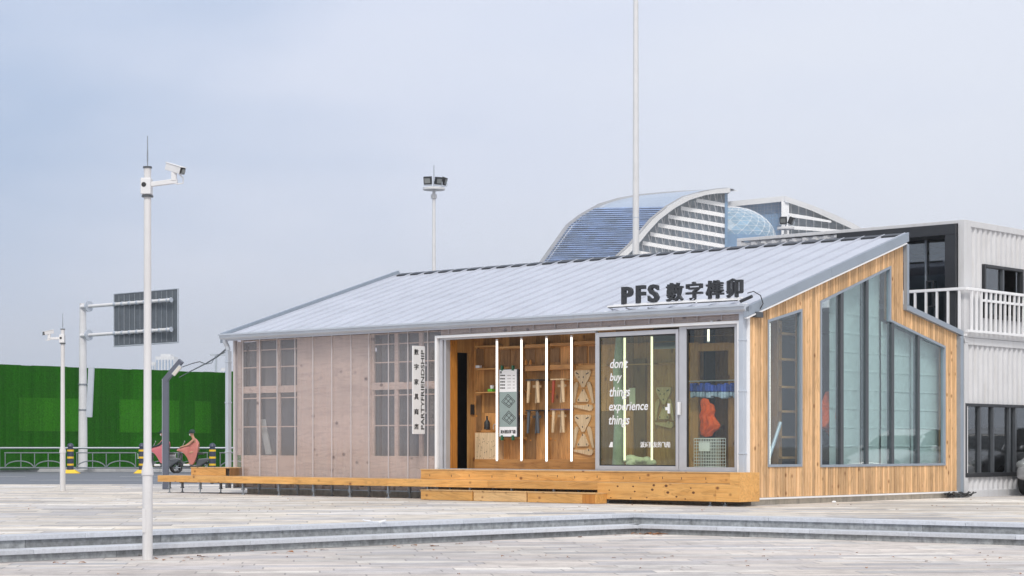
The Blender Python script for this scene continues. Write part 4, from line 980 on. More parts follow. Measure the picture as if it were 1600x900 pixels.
m = MB(); m.box(x0, x1 + .12, w_ + .36, w_ + .38, zt0 + .001, z1 - .02); m.box(x1 + .09, x1 + .12, w_ + .04, w_ + .359, zt0 + .001, z1 - .02); m.build('box_back_and_shade', M['roomwood'], t)  # back board, plus a dark end board imitating shade inside the open end
m = MB(); m.box(x0 - .01, x1 + .125, w_ - .01, w_ + .385, z1 - .019, z1); m.build('box_top', M['benchpale'], t, bevel=.003)

# ================================================================ WHITE CONTAINERS
XC, YC = .06, 7.66; CT = A(1499, 343.5, YC)[1]; CM = A(1499, 527, YC)[1]
def corr_side(mb, x, y0, y1, z0, z1, hole=None, pitch=.215, dep=.045, axis='y', sgn=1):
    """trapezoid corrugated sheet; runs along y at plane x (or along x at plane y), hole=(a, b, z0, z1)"""
    pts = []; s = y0
    while s < y1: pts += [(s, 0), (s + pitch * .32, 0), (s + pitch * .5, -dep), (s + pitch * .82, -dep)]; s += pitch
    pts = [p for p in pts if p[0] < y1] + [(y1, 0)]
    extra = []
    if hole:
        for h in hole[:2]:
            for (a, da_), (b, db_) in zip(pts[:-1], pts[1:]):
                if a < h < b: extra.append((h, da_ + (db_ - da_) * (h - a) / (b - a)))
    pts = sorted(pts + extra)
    P = (lambda s, d, z: (x + sgn * d, s, z)) if axis == 'y' else (lambda s, d, z: (s, x - sgn * d, z))
    for (a, d1), (b, d2) in zip(pts[:-1], pts[1:]):
        if b - a < 1e-6: continue
        zz = [(z0, z1)]
        if hole and a >= hole[0] - 1e-6 and b <= hole[1] + 1e-6: zz = [(z0, hole[2]), (hole[3], z1)]
        for u, v in zz:
            if v - u > .01: mb.add([P(a, d1, u), P(b, d2, u), P(b, d2, v), P(a, d1, v)], [(0, 1, 2, 3)])
YE = YC + 12.2
def window_box(t, x, y0, y1, z0, z1, mull, sashes, nm='window'):
    f = MB(); fr = .06
    f.box(x - .08, x + .03, y0, y0 + fr, z0, z1); f.box(x - .08, x + .03, y1 - fr, y1, z0, z1); f.box(x - .08, x + .03, y0 + fr, y1 - fr, z0, z0 + fr + .03); f.box(x - .08, x + .03, y0 + fr, y1 - fr, z1 - fr, z1)
    wo = f.build(nm, M['dark'], t, bevel=.005)
    m = MB()
    for y in mull: m.box(x - .06, x + .015, y - .035, y + .035, z0 + fr + .03, z1 - fr)
    m.build('mullion', M['darkgrey'], wo)
    for a, b in sashes: m = MB(); m.box(x - .045, x - .038, a, b, z0 + fr, z1 - fr); m.build('pane', M['glass_dark'], wo)
    return wo
# lower
lc = thing('lower_container', 'lower white corrugated container with a dark window strip beside the larch wall', 'container', (XC - 3, YC + 3, 0), 'B')
wy0, wz1 = S(1507, 630, XC); wz0 = S(1507, 746, XC)[1]; wy1 = wy0 + 3.05
mb = MB(); corr_side(mb, XC - .01, YC + .14, YE, .14, CM - .14, (wy0, wy1, wz0, wz1)); mb.build('side_sheet', M['container'], lc)
mb = MB(); corr_side(mb, YC + .03, XC - 6, XC - .14, .14, CM - .14, None, axis='x'); mb.build('end_sheet', M['container'], lc)
mb = MB(); mb.box(XC - .14, XC + .02, YC - .01, YC + .14, 0, CM - .001); mb.box(XC - .13, XC + .015, YC + .141, YE, CM - .15, CM - .004); mb.box(XC - .13, XC + .012, YC + .141, YE, -.02, .14); mb.box(XC - 6, XC - .141, YC - .005, YC + .12, CM - .15, CM - .004); mb.box(XC - 6, XC - .141, YC - .005, YC + .12, -.02, .14)
mb.build('frame', M['container'], lc, bevel=.01)
mb = MB(); mb.box(XC - .16, XC + .03, YC - .02, YC + .15, CM - .11, CM + .0); mb.build('corner_casting', M['container'], lc, bevel=.008)
mb = MB(); mb.box(XC - 6, XC - .15, YC + .15, YE, 0.1, .15); mb.build('floor', M['room'], lc)
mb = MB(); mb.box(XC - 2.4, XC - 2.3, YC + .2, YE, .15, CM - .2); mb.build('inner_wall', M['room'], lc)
mb = MB(); mb.box(XC - 6, XC - .14, YC + .13, YE, CM - .06, CM - .03); mb.build('roof', M['container'], lc)
mys = [S(p, 600, XC)[0] for p in (1531, 1551.5, 1577)]
window_box(lc, XC, wy0, wy1, wz0, wz1, mys + [wy0 + 2.2], [(wy0 + .05, wy1 - .05)])
# upper
uc = thing('upper_container', 'upper white corrugated container with a black framed glazed end and a sliding window', 'container', (XC - 3, YC + 3, CM), 'B')
uy0, uz1 = S(1537, 412.5, XC); uy1, _ = S(1598, 421, XC); uz0 = S(1537, 453, XC)[1]
uz0 = uz1 - 1.12
mb = MB(); corr_side(mb, XC - .01, YC + .27, YE, CM + .10, CT - .13, (uy0, uy1, uz0, uz1)); mb.build('side_sheet', M['container'], uc)
xA, xB = A(1151, 372, YC)[0], A(1311, 360, YC)[0]
mb = MB(); corr_side(mb, YC + .03, xA + .1, xB, CM + .1, CT - .09, None, .27, .05, axis='x'); mb.build('end_sheet', M['container'], uc)
mb = MB()
for k in range(14): mb.box(xA + .25 + k * .19, xA + .36 + k * .19, YC + .005, YC + .02, CT - .155, CT - .135)
mb.box(XC - .13, XC + .02, YC - .01, YC + .26, CM + .001, CT); mb.box(XC - .12, XC + .015, YC + .261, YE, CT - .13, CT); mb.box(XC - .12, XC + .015, YC + .261, YE, CM + .001, CM + .10)
mb.box(xA, XC - .131, YC, YC + .12, CT - .07, CT); mb.box(xA, xA + .12, YC + .001, YC + .12, CM, CT - .071); mb.box(xA, XC - .131, YC, YC + .12, CM + .001, CM + .10)
mb.build('frame', M['container'], uc, bevel=.01)
mb = MB(); mb.box(xA + .1, XC - .12, YC + .1, YE, CT - .05, CT - .01); mb.build('roof', M['container'], uc)
# black glazed bay
xb1 = A(1478, 400, YC - .05)[0]; xb2 = A(1492, 400, YC)[0]
mb = MB(); mb.box(xB, xB + .10, YC - .10, YC + .6, CM + .1, CT - .08); mb.box(xB + .10, XC - .14, YC - .10, YC + .6, CT - .30, CT - .08); mb.box(xb1, XC - .14, YC - .10, YC + .1, CM + .1, CT - .301)
mb.build('bay_frame', M['dark'], uc, bevel=.006)
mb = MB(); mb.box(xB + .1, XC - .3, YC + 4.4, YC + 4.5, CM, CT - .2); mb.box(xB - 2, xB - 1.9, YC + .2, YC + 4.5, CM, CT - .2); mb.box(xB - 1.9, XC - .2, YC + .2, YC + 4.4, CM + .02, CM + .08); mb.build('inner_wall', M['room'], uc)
mb = MB(); mb.box(xB - 1.9, XC - .2, YC + .65, YC + 4.4, CT - .35, CT - .30); mb.build('ceiling', M['black'], uc)
mb = MB(); mb.box(xB + .1, XC - .2, YC + .50, YC + .51, CM + .1, CT - .3); mb.build('glazing', M['glass_dark'], uc)
mb = MB()
for px, py, px2, py2 in ((1428, 382, 1474, 381), (1411, 400, 1444, 400), (1430, 384, 1476, 392), (1411, 402, 1460, 396)):
    p, q = A(px, py, YC + .9), A(px2, py2, YC + .9); mb.tube((p[0], YC + .9, p[1]), (q[0], YC + 1.4, q[1]), .025, n=6)
for px in (1447,): p, q = A(px, 530, YC + .46), A(px, 376, YC + .46); mb.box(p[0] - .02, p[0] + .02, YC + .44, YC + .48, CM + .1, CT - .3)
mb.build('pipes', M['steel'], uc)
mb = MB(); p, q = A(1411, 418, YC + 2.0), A(1478, 402, YC + 2.0); mb.box(p[0], q[0], YC + 2.0, YC + 2.1, p[1], q[1]); mb.build('soffit_board', M['orangewood'] if False else M['concrete'], uc)
mb = MB(); p, q = A(1416, 560, YC + 1.0), A(1476, 428, YC + 1.0); mb.box(p[0], q[0], YC + 1.0, YC + 1.03, CM + .1, q[1]); mb.build('reflection_panel', paint('sky_reflection', (.26, .36, .42), .25, 0, .15, 1), uc)  # opaque pale blue panel, sky reflection painted into its colour
mb = MB(); p, q = A(1446, 480, YC + .4), A(1458, 438, YC + .4)
poly_frame(mb, [(p[0], p[1]), (q[0], p[1]), (q[0], q[1]), (p[0], q[1])], .03, 0, .02); mb.v = [(v[1], YC + .42 + v[0], v[2]) for v in mb.v]; mb.build('door_pull', M['dark'], uc)
window_box(uc, XC, uy0, uy1, uz0, uz1, [S(1567, 430, XC)[0]], [(uy0 + .05, S(1567, 430, XC)[0]), (S(1590, 430, XC)[0], uy1 - .05)])
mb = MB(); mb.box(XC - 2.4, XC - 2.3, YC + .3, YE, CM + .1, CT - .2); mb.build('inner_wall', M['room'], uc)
# railing
rl = thing('balcony_railing', 'white steel balustrade round the corner of the upper container', 'railing', (XC + .12, YC - .12, CM), 'B')
zr = A(1499, 449, YC - .12)[1]; xr0 = A(1410.5, 453, YC - .12)[0]
mb = MB(); mb.box(xr0, XC + .13, YC - .15, YC - .09, zr - .06, zr); mb.box(XC + .08, XC + .14, YC - .089, YE - 2, zr - .06, zr); mb.build('top_rail', M['frame_white'], rl, bevel=.008)
yR0 = S(1536, 500, XC + .11)[0]
mb = MB(); mb.box(xr0, XC + .13, YC - .14, YC - .10, CM + .02, CM + .06); mb.box(XC + .085, XC + .135, YC - .09, YE - 2, CM + .10, CM + .15); mb.box(XC + .09, XC + .13, yR0, YE - 2, zr - .26, zr - .21); mb.build('bottom_rail', M['frame_white'], rl)
x = xr0 + .04; k = 0
while x < XC + .05: m = MB(); m.box(x - .022, x + .022, YC - .14, YC - .10, CM + .06, zr - .06); m.build('baluster', M['frame_white'], rl); x += .255
y = YC + .12
while y < YC + 3.6: m = MB(); m.box(XC + .09, XC + .13, y - .02, y + .02, CM + .15, zr - .06); m.build('baluster', M['frame_white'], rl); y += .205

# ================================================================ CARS
def make_car(name, label, xf_, heading, bodym, sc_=1.0):
    """saloon car; local x forward, built from lofted cross sections"""
    t = bpy.data.objects.new(name, None); col.objects.link(t); ORG[t.name] = (0, 0, 0); tag(t, label, 'car', 'white cars parked by the containers')
    st_ = [(-2.28, .40, .78, .62), (-2.22, .32, .96, .76), (-1.95, .26, 1.02, .84), (-1.3, .22, 1.04, .88), (-.4, .22, 1.0, .90), (.6, .22, .99, .90), (1.2, .22, .97, .88), (1.75, .26, .88, .84), (2.15, .30, .74, .74), (2.26, .38, .60, .62)]
    m = MB(); rings = []
    for x, zl, zh, hw in st_:
        zm_ = zl + (zh - zl) * .45
        rings.append([(x, -hw * .88, zl), (x, -hw, zl + .1), (x, -hw * 1.0, zm_), (x, -hw * .97, zh - .08), (x, -hw * .86, zh), (x, 0, zh + .04), (x, hw * .86, zh), (x, hw * .97, zh - .08), (x, hw, zm_), (x, hw, zl + .1), (x, hw * .88, zl)])
    n = len(rings[0]); vs = [p for r in rings for p in r]
    fs = [(i * n + k, i * n + (k + 1) % n, (i + 1) * n + (k + 1) % n, (i + 1) * n + k) for i in range(len(rings) - 1) for k in range(n)] + [tuple(range(n))[::-1], tuple((len(rings) - 1) * n + k for k in range(n))]
    m.add(vs, fs); b = m.build('body', bodym, t, smooth=True); sb = b.modifiers.new('smooth', 'SUBSURF'); sb.levels = 2; sb.render_levels = 2
    gh = [(-1.75, 1.0, .72), (-1.15, 1.36, .62), (-.5, 1.45, .60), (.15, 1.44, .60), (.62, 1.30, .62), (1.25, .95, .74)]
    m = MB(); vs = []
    for x, z, hw in gh: vs += [(x, -.83, .95), (x, -hw, z), (x, hw, z), (x, .83, .95)]
    fs = [(i * 4 + k, i * 4 + k + 1, (i + 1) * 4 + k + 1, (i + 1) * 4 + k) for i in range(5) for k in range(3)] + [(0, 1, 2, 3), (20, 23, 22, 21)]
    m.add(vs, fs); m.build('glasshouse', M['carglass'], t, smooth=True)
    m = MB()
    for i in range(5):
        a, c = gh[i], gh[i + 1]; 
        if 0 < i < 4: m.hexa([(a[0], -a[2] - .01, a[1] - .03), (c[0], -c[2] - .01, c[1] - .03), (c[0], c[2] + .01, c[1] - .03), (a[0], a[2] + .01, a[1] - .03)], [(a[0], -a[2] + .05, a[1] + .02), (c[0], -c[2] + .05, c[1] + .02), (c[0], c[2] - .05, c[1] + .02), (a[0], a[2] - .05, a[1] + .02)])
    for s in (-1, 1):
        for (xa, za, ya), (xb, zb3, yb) in (((-1.15, 1.35, .63), (-1.78, 1.0, .75)), ((.62, 1.29, .63), (1.27, .95, .76)), ((-.25, 1.42, .62), (-.28, .98, .85))): m.tube((xa, s * ya, za), (xb, s * yb, zb3), .035, n=6)
    m.build('roof', bodym, t)
    for x in (-1.35, 1.42):
        for s in (-1, 1):
            m = MB(); m.tube((x, s * .70, .32), (x, s * .905, .32), .32, n=28); w2 = m.build('wheel', M['tyre'], t, smooth=True)
            m = MB(); m.tube((x, s * .90, .32), (x, s * .915, .32), .21, n=24)
            for q in range(5): a = q * 2 * math.pi / 5; m.tube((x, s * .92, .32), (x + .2 * math.cos(a), s * .92, .32 + .2 * math.sin(a)), .025, n=5)
            m.build('rim', M['gutter'], w2)
    for s in (-1, 1):
        m = MB(); m.ball((2.08, s * .60, .66), .16, .9, 1, .6); m.build('headlight', M['lampglass'], t, smooth=True)
        m = MB(); m.ball((-2.14, s * .62, .82), .15, .6, 1, .8); m.build('tail_light', M['red'], t, smooth=True)
        m = MB(); m.ball((.75, s * .98, 1.0), .1, .8, .9, .7); m.build('mirror', bodym, t, smooth=True)
        m = MB()
        for x in (.15, -.85): m.box(x - .09, x + .09, s * .885, s * .925, .84, .865)
        m.build('door_handle', M['gutter'], t)
    m = MB(); m.box(2.2, 2.285, -.45, .45, .38, .56); m.build('grille', M['dark'], t)
    m = MB(); m.box(2.24, 2.30, -.35, .35, .28, .34); m.box(-2.3, -2.24, -.26, .26, .55, .67); m.build('number_plate', M['paper'], t)
    fo, fa = FR['B']; q = Matrix.Rotation(fa, 3, 'Z') @ Vector((xf_[0], xf_[1], 0)) + fo; t.location = q; t.rotation_euler = (0, 0, fa + heading); t.scale = (sc_,) * 3
    return t
make_car('parked_car', 'white car parked in the open, seen only mirrored in the windows', (4.6, 13.6), R(-92), M['carwhite'])
make_car('parked_car', 'grey car at the picture edge close beside the lower container, only its end in view', (1.15, 11.36), R(-90), M['cargrey'])

# ================================================================ POLES WITH CAMERAS
def obox(mb, c, d, up, l, w_, h):
    d = Vector(d).normalized(); s = d.cross(Vector(up)).normalized(); u = s.cross(d); c = Vector(c)
    P = lambda a, b, e: tuple(c + d * a * l / 2 + s * b * w_ / 2 + u * e * h / 2)
    mb.hexa([P(-1, -1, -1), P(1, -1, -1), P(1, 1, -1), P(-1, 1, -1)][::-1], [P(-1, -1, 1), P(1, -1, 1), P(1, 1, 1), P(-1, 1, 1)][::-1])
def cctv(px, py, z0, H, label, arm, aim, k=1.0, collar=.83):
    x, y, z = G(px, py, z0); t = thing('camera_pole', label, 'camera pole', (x, y, z))
    zc_ = z + collar * k
    m = MB(); m.lathe((x, y, z), [(.066 * k, 0), (.066 * k, collar * k - .05), (.078 * k, collar * k - .04), (.078 * k, collar * k), (.052 * k, collar * k + .12), (.050 * k, H * .5), (.047 * k, H - .30), (.047 * k, H - .02)], 28); m.build('pole', M['pole'], t, smooth=True)
    m = MB(); m.lathe((x, y, z), [(.058 * k, H - .02), (.058 * k, H)], 24); m.lathe((x, y, z), [(.068, H - .36), (.068, H - .34)], 24); m.build('cap', M['darkgrey'], t)
    m = MB(); m.box(x - .07, x + .05, y - .075, y + .075, z + H - .33, z + H - .14); br = m.build('bracket', M['white'], t, bevel=.008)
    m = MB(); m.tube((x - .03, y - .08, z + H - .22), (x - .03, y - .076, z + H - .22), .028, n=14); m.build('cable_gland', M['black'], br)
    m = MB(); m.box(x - .036, x + .036, y - .0665, y - .0655, z + .42, z + .66)
    a = Vector((x, y - .03, z + H - .22)); b = a + Vector(arm)
    m = MB(); obox(m, (a + b) / 2, b - a, (0, 0, 1), (b - a).length, .055, .055); m.build('arm', M['white'], t, bevel=.006)
    m = MB(); m.tube((x, y, z + H), (x, y, z + H + .36), .006, n=6); m.tube((x, y, z + H + .05), (x, y, z + H + .2), .009, n=6); m.build('lightning_rod', M['steel'], t)
    d = Vector(aim).normalized(); cc = b + Vector((0, 0, .145)) - Vector(arm) * .08
    m = MB(); obox(m, b + Vector((0, 0, .055)) - Vector(arm).normalized() * .04, (0, 0, 1), (0, 1, 0), .10, .06, .07); m.build('mount', M['white'], t, bevel=.006)
    h = MB(); obox(h, cc, d, (0, 0, 1), .24, .085, .08); obox(h, cc + d * .015 + Vector((0, 0, .047)), d, (0, 0, 1), .27, .10, .010); ho = h.build('camera_housing', M['white'], t, bevel=.014)
    h = MB(); obox(h, cc + d * .125, d, (0, 0, 1), .02, .08, .076); h.build('camera_front', M['black'], ho, bevel=.01)
    h = MB(); h.tube(cc + d * .13, cc + d * .146, .026, n=18); h.tube(cc + d * .13 + Vector((0, 0, -.03)) + d.cross(Vector((0, 0, 1))) * .03, cc + d * .142 + Vector((0, 0, -.03)) + d.cross(Vector((0, 0, 1))) * .03, .012, n=10); h.build('lens', M['lampglass'], ho)
    m = MB(); pts = [b + Vector((.02, -.02, .08)), b + Vector((.07, -.02, .03)), b + Vector((.07, -.02, -.03)), b + Vector((.0, -.02, -.04)), b + Vector((-.05, -.02, -.02))]; m.path(pts, .008, 6); m.build('cable', M['white'], t)
    return t, x, y, z
t, x, y, z = cctv(230.5, 874.5, ZL, 4.62, 'near camera pole standing on the lower paving at the foot of the steps', (.36, -.02, .045), (.82, -.55, -.30), .9, 1.15)
m = MB(); hp = [(x - .025 + .03 * math.cos(a) * 1.0, y - .0655, z + .5 + .13 * math.sin(a)) for a in [i * math.pi / 8 for i in range(17)]]; 
m = MB(); m.box(x - .052, x - .012, y - .0655, y - .058, z + .32, z + .60); m.build('service_door', M['pole'], t, bevel=.006)
cctv(98, 767, 0, 3.80, 'distant thin camera pole on the plaza before the road, camera facing away', (-.34, -.05, -.02), (-.80, -.6, -.22), .98, .95)

# ---------------------------------------------------------------- flagpole, floodlight masts
x, y = T(993.5, 400, 60)[:2]
t = thing('flagpole', 'very tall tapering white pole rising behind the shop roof past the picture top', 'pole', (x, y, 0))
m = MB(); m.lathe((x, y, 0), [(.13, 0), (.105, 4), (.098, 7.9), (.075, 15), (.05, 21)], 28); m.build('mast', M['white'], t, smooth=True)
m = MB(); zj = T(0, 341, 60)[2]; m.lathe((x, y, zj), [(.104, 0), (.104, .03)], 24); m.build('joint_ring', M['gutter'], t)
def flood_mast(px, ytop, tt, label, lamps, rod):
    x, y, z = T(px, ytop, tt); t = thing('floodlight_mast', label, 'floodlight mast', (x, y, 0), group=None)
    m = MB(); m.lathe((x, y, 0), [(.12, 0), (.085, z * .5), (.06, z - .12)], 16); m.lathe((x, y, 0), [(.11, z - .4), (.11, z - .25)], 16); m.build('mast', M['white'], t, smooth=True)
    m = MB(); m.tube((x, y, z - .08), (x, y, z), .42 if len(lamps) > 2 else .3, n=20); m.build('platform', M['white'], t)
    m = MB(); m.tube((x, y, z), (x, y, z + rod), .014, n=6); m.build('lightning_rod', M['steel'], t)
    for dx, dy, wd, hd, aim in lamps:
        c = Vector((x + dx, y + dy, z + .10 + hd / 2)); m = MB(); obox(m, c, aim, (0, 0, 1), .16, wd, hd); l = m.build('floodlight', M['dark'], t, bevel=.015)
        m = MB(); obox(m, c + Vector(aim).normalized() * .085, aim, (0, 0, 1), .012, wd * .74, hd * .62); m.build('lamp_glass', M['lampglass'], l)
        m = MB(); m.tube(c + Vector((-wd * .5, 0, -hd * .1)), c + Vector((-wd * .5, 0, -hd * .62)), .014, n=6); m.tube(c + Vector((wd * .5, 0, -hd * .1)), c + Vector((wd * .5, 0, -hd * .62)), .014, n=6); m.tube(c + Vector((-wd * .5, 0, -hd * .62)), c + Vector((wd * .5, 0, -hd * .62)), .014, n=6); m.build('yoke', M['gutter'], l)
flood_mast(678, 293.5, 75, 'slim white mast with a ring of dark floodlights above the ridge of the shop', [(-.22, -.2, .30, .30, (-.25, -1, -.25)), (.18, -.2, .27, .28, (.5, -1, -.3)), (.38, 0, .22, .30, (1, -.35, -.35))], .85)
flood_mast(1227.5, 355, 70, 'short looking mast with two dark floodlights between the curved hotel and the white container', [(-.10, -.15, .25, .25, (-.3, -1, -.25)), (.20, 0, .20, .26, (1, -.45, -.5))], .0 + .2)

# ---------------------------------------------------------------- lamp by the deck
x, y, _ = G(259, 764.5, 0); k = y / F
t = thing('street_lamp', 'dark grey bent street lamp standing behind the far end of the deck', 'street lamp', (x, y, 0))
zb3 = CH + (697 - 592) * k
m = MB(); m.box(x - .075, x + .075, y - .06, y + .06, 0, zb3); m.build('post', M['lampgrey'], t, bevel=.012)
m = MB(); m.box(x - .079, x - .070, y - .064, y - .055, 0.02, zb3 - .01); m.build('edge_strip', M['gutter'], t)
a = Vector((x - .01, y, zb3 - .03)); b = Vector((x + .36, y - .05, CH + (697 - 566) * k))
m = MB(); obox(m, (a + b) / 2, b - a, (0, 1, 0), (b - a).length + .1, .14, .13); m.build('arm', M['lampgrey'], t, bevel=.012)
nrm = Vector((.66, 0, -.75)); c = a * .35 + b * .65
m = MB(); obox(m, c + Vector((.055, -.02, -.045)), b - a, (0, 1, 0), .30, .085, .12); m.build('lamp_panel', M['gutter'], t)
m = MB(); obox(m, c + Vector((.060, -.06, -.055)), b - a, (0, 1, 0), .26, .08, .09); m.build('lens', paint('lamp_lens', (.62, .60, .56), .3), t)

# ---------------------------------------------------------------- road sign seen from behind
x, y, _ = T(129.5, 600, 89.3); pz = T(0, 474, 89.3)[2]
t = thing('road_sign', 'large road sign seen from behind, on two arms of a thick white pole', 'road sign', (x, y, 0))
m = MB(); m.lathe((x, y, 0), [(.21, 0), (.18, 3.5), (.145, pz - .1), (.145, pz)], 24); m.build('pole', M['white'], t, smooth=True)
c4 = [T(178, 459.5, 88), T(278, 451, 86), T(278, 535, 86), T(178, 541.5, 88)]
d = (Vector(c4[1]) - Vector(c4[0])); n_ = Vector((d.y, -d.x, 0)).normalized()
m = MB(); m.add([Vector(p) for p in c4] + [Vector(p) - n_ * .06 for p in c4], [(0, 1, 2, 3), (7, 6, 5, 4), (0, 4, 5, 1), (1, 5, 6, 2), (2, 6, 7, 3), (3, 7, 4, 0)]); bd_ = m.build('sign_board', paint('sign_back', (.115, .135, .16), .5, .3, .15, 3), t)
m = MB()
for i in range(1, 12):
    p = Vector(c4[0]).lerp(Vector(c4[1]), i / 12); q = Vector(c4[3]).lerp(Vector(c4[2]), i / 12); m.cur = .8; m.tube(p + n_ * .01 + Vector((0, 0, -.06)), q + n_ * .01 + Vector((0, 0, .06)), .015 if i % 2 else .022, n=5)
m.build('back_ribs', M['steel'], bd_)
m = MB()
for a, b in ((0, 1), (1, 2), (2, 3), (3, 0)): m.tube(Vector(c4[a]), Vector(c4[b]), .03, n=6)
m.build('edge_rim', M['gutter'], bd_)
for (ya, yb) in ((479, 468.8), (524, 514.8)):
    a = Vector(T(134, ya, 89)); b = Vector(T(270, yb, 86)) + n_ * .12; a2 = a.lerp(b, -.06)
    m = MB(); m.tube(a2, b, .075, .075, n=12); ar = m.build('arm', M['white'], t, smooth=True)
    m = MB()
    for i in range(8): p = a.lerp(b, .34 + i * .088); m.tube(p, p.lerp(b, .02) + (b - a) * .012, .095, n=12)
    m.tube(b, b + (b - a).normalized() * .03, .11, n=12); m.each('clamp', M['gutter'], ar)
    m = MB(); q = a.lerp(b, .03); m.tube(q, q + (b - a).normalized() * .07, .25, n=14); m.build('flange', M['gutter'], ar)
m = MB(); p = T(140.5, 612, 88.9); z0_, z1_ = T(0, 652, 89)[2], T(0, 574, 89)[2]
m.hexa([(p[0] - .15, p[1] - .1, z0_), (p[0] + .08, p[1] - .1, z0_), (p[0] + .12, p[1] - .05, z0_), (p[0] - .11, p[1] - .05, z0_)], [(p[0] - .05, p[1] - .1, z1_), (p[0] + .18, p[1] - .1, z1_), (p[0] + .22, p[1] - .05, z1_), (p[0] - .01, p[1] - .05, z1_)])
m.build('side_panel', M['gutter'], t)
m = MB()
for py in (601, 641): z_ = T(0, py, 89)[2]; m.tube((x, y, z_), (x, y, z_ + .05), .215, n=20); m.box(x, x + .45, y - .05, y, z_, z_ + .04)
m.build('straps', M['steel'], t)

# ---------------------------------------------------------------- green hoarding
hd_ = thing('green_hoarding', 'tall site hoarding covered in green artificial turf beyond the road', 'hoarding', (-15, 94, 0))
HZ = 4.70
pa, pb = Vector(T(-500, 600, 77.6)), Vector(T(350.5, 600, 99)); pc_ = Vector(T(366, 600, 97.0)); pd = Vector(T(560, 600, 104))
rr = random.Random(2)
def wall_seg(a, b, nm, mt, n, off=0, z0=0, z1=HZ, th=.12):
    m = MB(); d = (b - a); nn = Vector((d.y, -d.x, 0)).normalized()
    for i in range(n):
        p, q = a + d * (i / n), a + d * ((i + 1) / n); m.cur = rr.random(); o_ = nn * (off + rr.uniform(0, .012)); zt2 = z1 + (rr.uniform(-.018, .018) if z1 == HZ else 0)
        lp = [(p + o_), (q + o_), (q + o_ - nn * th), (p + o_ - nn * th)]
        m.hexa([(v.x, v.y, z0) for v in lp], [(v.x, v.y, zt2) for v in lp])
    return m.build(nm, mt, hd_)
wall_seg(pa, pb, 'turf_wall', M['turf'], 44); wall_seg(pb, pc_, 'turf_wall', M['turf3'], 1); wall_seg(pc_, pd, 'turf_wall', M['turf'], 6)
L_ = (pb - pa)
def on_h(px):                                # parameter along the hoarding
    r = (px - 800) / F; k = (r * pa.y - pa.x) / (L_.x - r * L_.y); return pa + L_ * k
for x0, x1, y0, y1 in ((29, 126, 622, 674), (186, 279, 625, 676), (304, 329, 627, 677)):
    a, b = on_h(x0), on_h(x1); tt = (a.y + b.y) / 2; wall_seg(a, b, 'turf_patch', M['turf2'], 1 if x0 > 300 else 3, .03, CH - (y1 - HY) / F * tt, CH - (y0 - HY) / F * tt, .02)

# ---------------------------------------------------------------- road railing and bollards
TR = 87.0; PW = 112 / F * TR; k = TR / F
def xpx(px): return (px - 800) * k
def panel(x0, first=None):
    t = thing('railing_panel', '', 'railing', (x0, TR, .06), group='grey arched railing panels along the far kerb')
    m = MB(); zt_ = CH - 3 * k; m.tube((x0, TR, zt_), (x0 + PW, TR, zt_), .045, n=8); m.tube((x0 + .25, TR, CH - 10.5 * k), (x0 + PW - .25, TR, CH - 10.5 * k), .026, n=6); m.tube((x0 + .05, TR, CH - 34 * k), (x0 + PW - .05, TR, CH - 34 * k), .035, n=6); m.build('rails', M['steel'], t)
    m = MB()
    for f in (.09, .31, .5, .69, .91): m.tube((x0 + PW * f, TR, CH - 34 * k), (x0 + PW * f, TR, CH - (10.5 if f in (.09, .91) else 10.5) * k), .022, n=6)
    m.tube((x0 + .02, TR, .02), (x0 + .02, TR, zt_), .04, n=8); m.each('upright', M['steel'], t)
    m = MB()
    for c in (.29, .71):
        pts = [(x0 + PW * (c + .2 * math.cos(a)), TR - .03, CH - 34 * k + .30 * math.sin(a)) for a in [math.pi * i / 14 for i in range(15)]]; m.path(pts, .025, 6)
    m.each('arch', M['steel'], t); return t
pn = ['railing panel at the picture edge before the green hoarding', 'railing panel between the distant camera pole and the second bollard', 'railing panel behind the riders on scooters', 'railing panel starting by the shop corner']
for i, px in enumerate((-2, 110, 222, 334)): panel(xpx(px))['label'] = pn[i]
for px, lb in ((110, 'navy and yellow banded bollard beside the thick sign pole'), (222, 'navy and yellow banded bollard partly behind the near camera pole'), (332, 'navy and yellow banded bollard behind the wooden crate')):
    TB = 85.2; kk = TB / F; x = (px - 800) * kk; z0 = -.12
    t = thing('bollard', lb, 'bollard', (x, TB, z0), group='banded bollards along the railing')
    zt_ = CH + 4.5 * kk; m = MB(); m.lathe((x, TB, 0), [(.14, z0 + .15), (.14, zt_ - .22), (.11, zt_ - .2), (.11, zt_ - .17), (.145, zt_ - .15), (.13, zt_ - .06), (.06, zt_), (.01, zt_ + .01)], 18); b = m.build('post', M['navy'], t, smooth=True)
    m = MB()
    for py in (704, 715, 726): m.lathe((x, TB, CH - (py - HY) * kk - .04), [(.145, 0), (.145, .085)], 18)
    m.each('band', M['yellow'], b)
    m = MB(); m.lathe((x, TB, z0), [(.15, 0), (.15, .16)], 14); m.hexa([(x - .34, TB - .25, z0), (x + .40, TB - .25, z0), (x + .40, TB + .25, z0), (x - .34, TB + .25, z0)], [(x - .16, TB - .14, z0 + .16), (x + .18, TB - .14, z0 + .16), (x + .18, TB + .14, z0 + .16), (x - .16, TB + .14, z0 + .16)]); m.build('base', M['yellow'], t, bevel=.02)

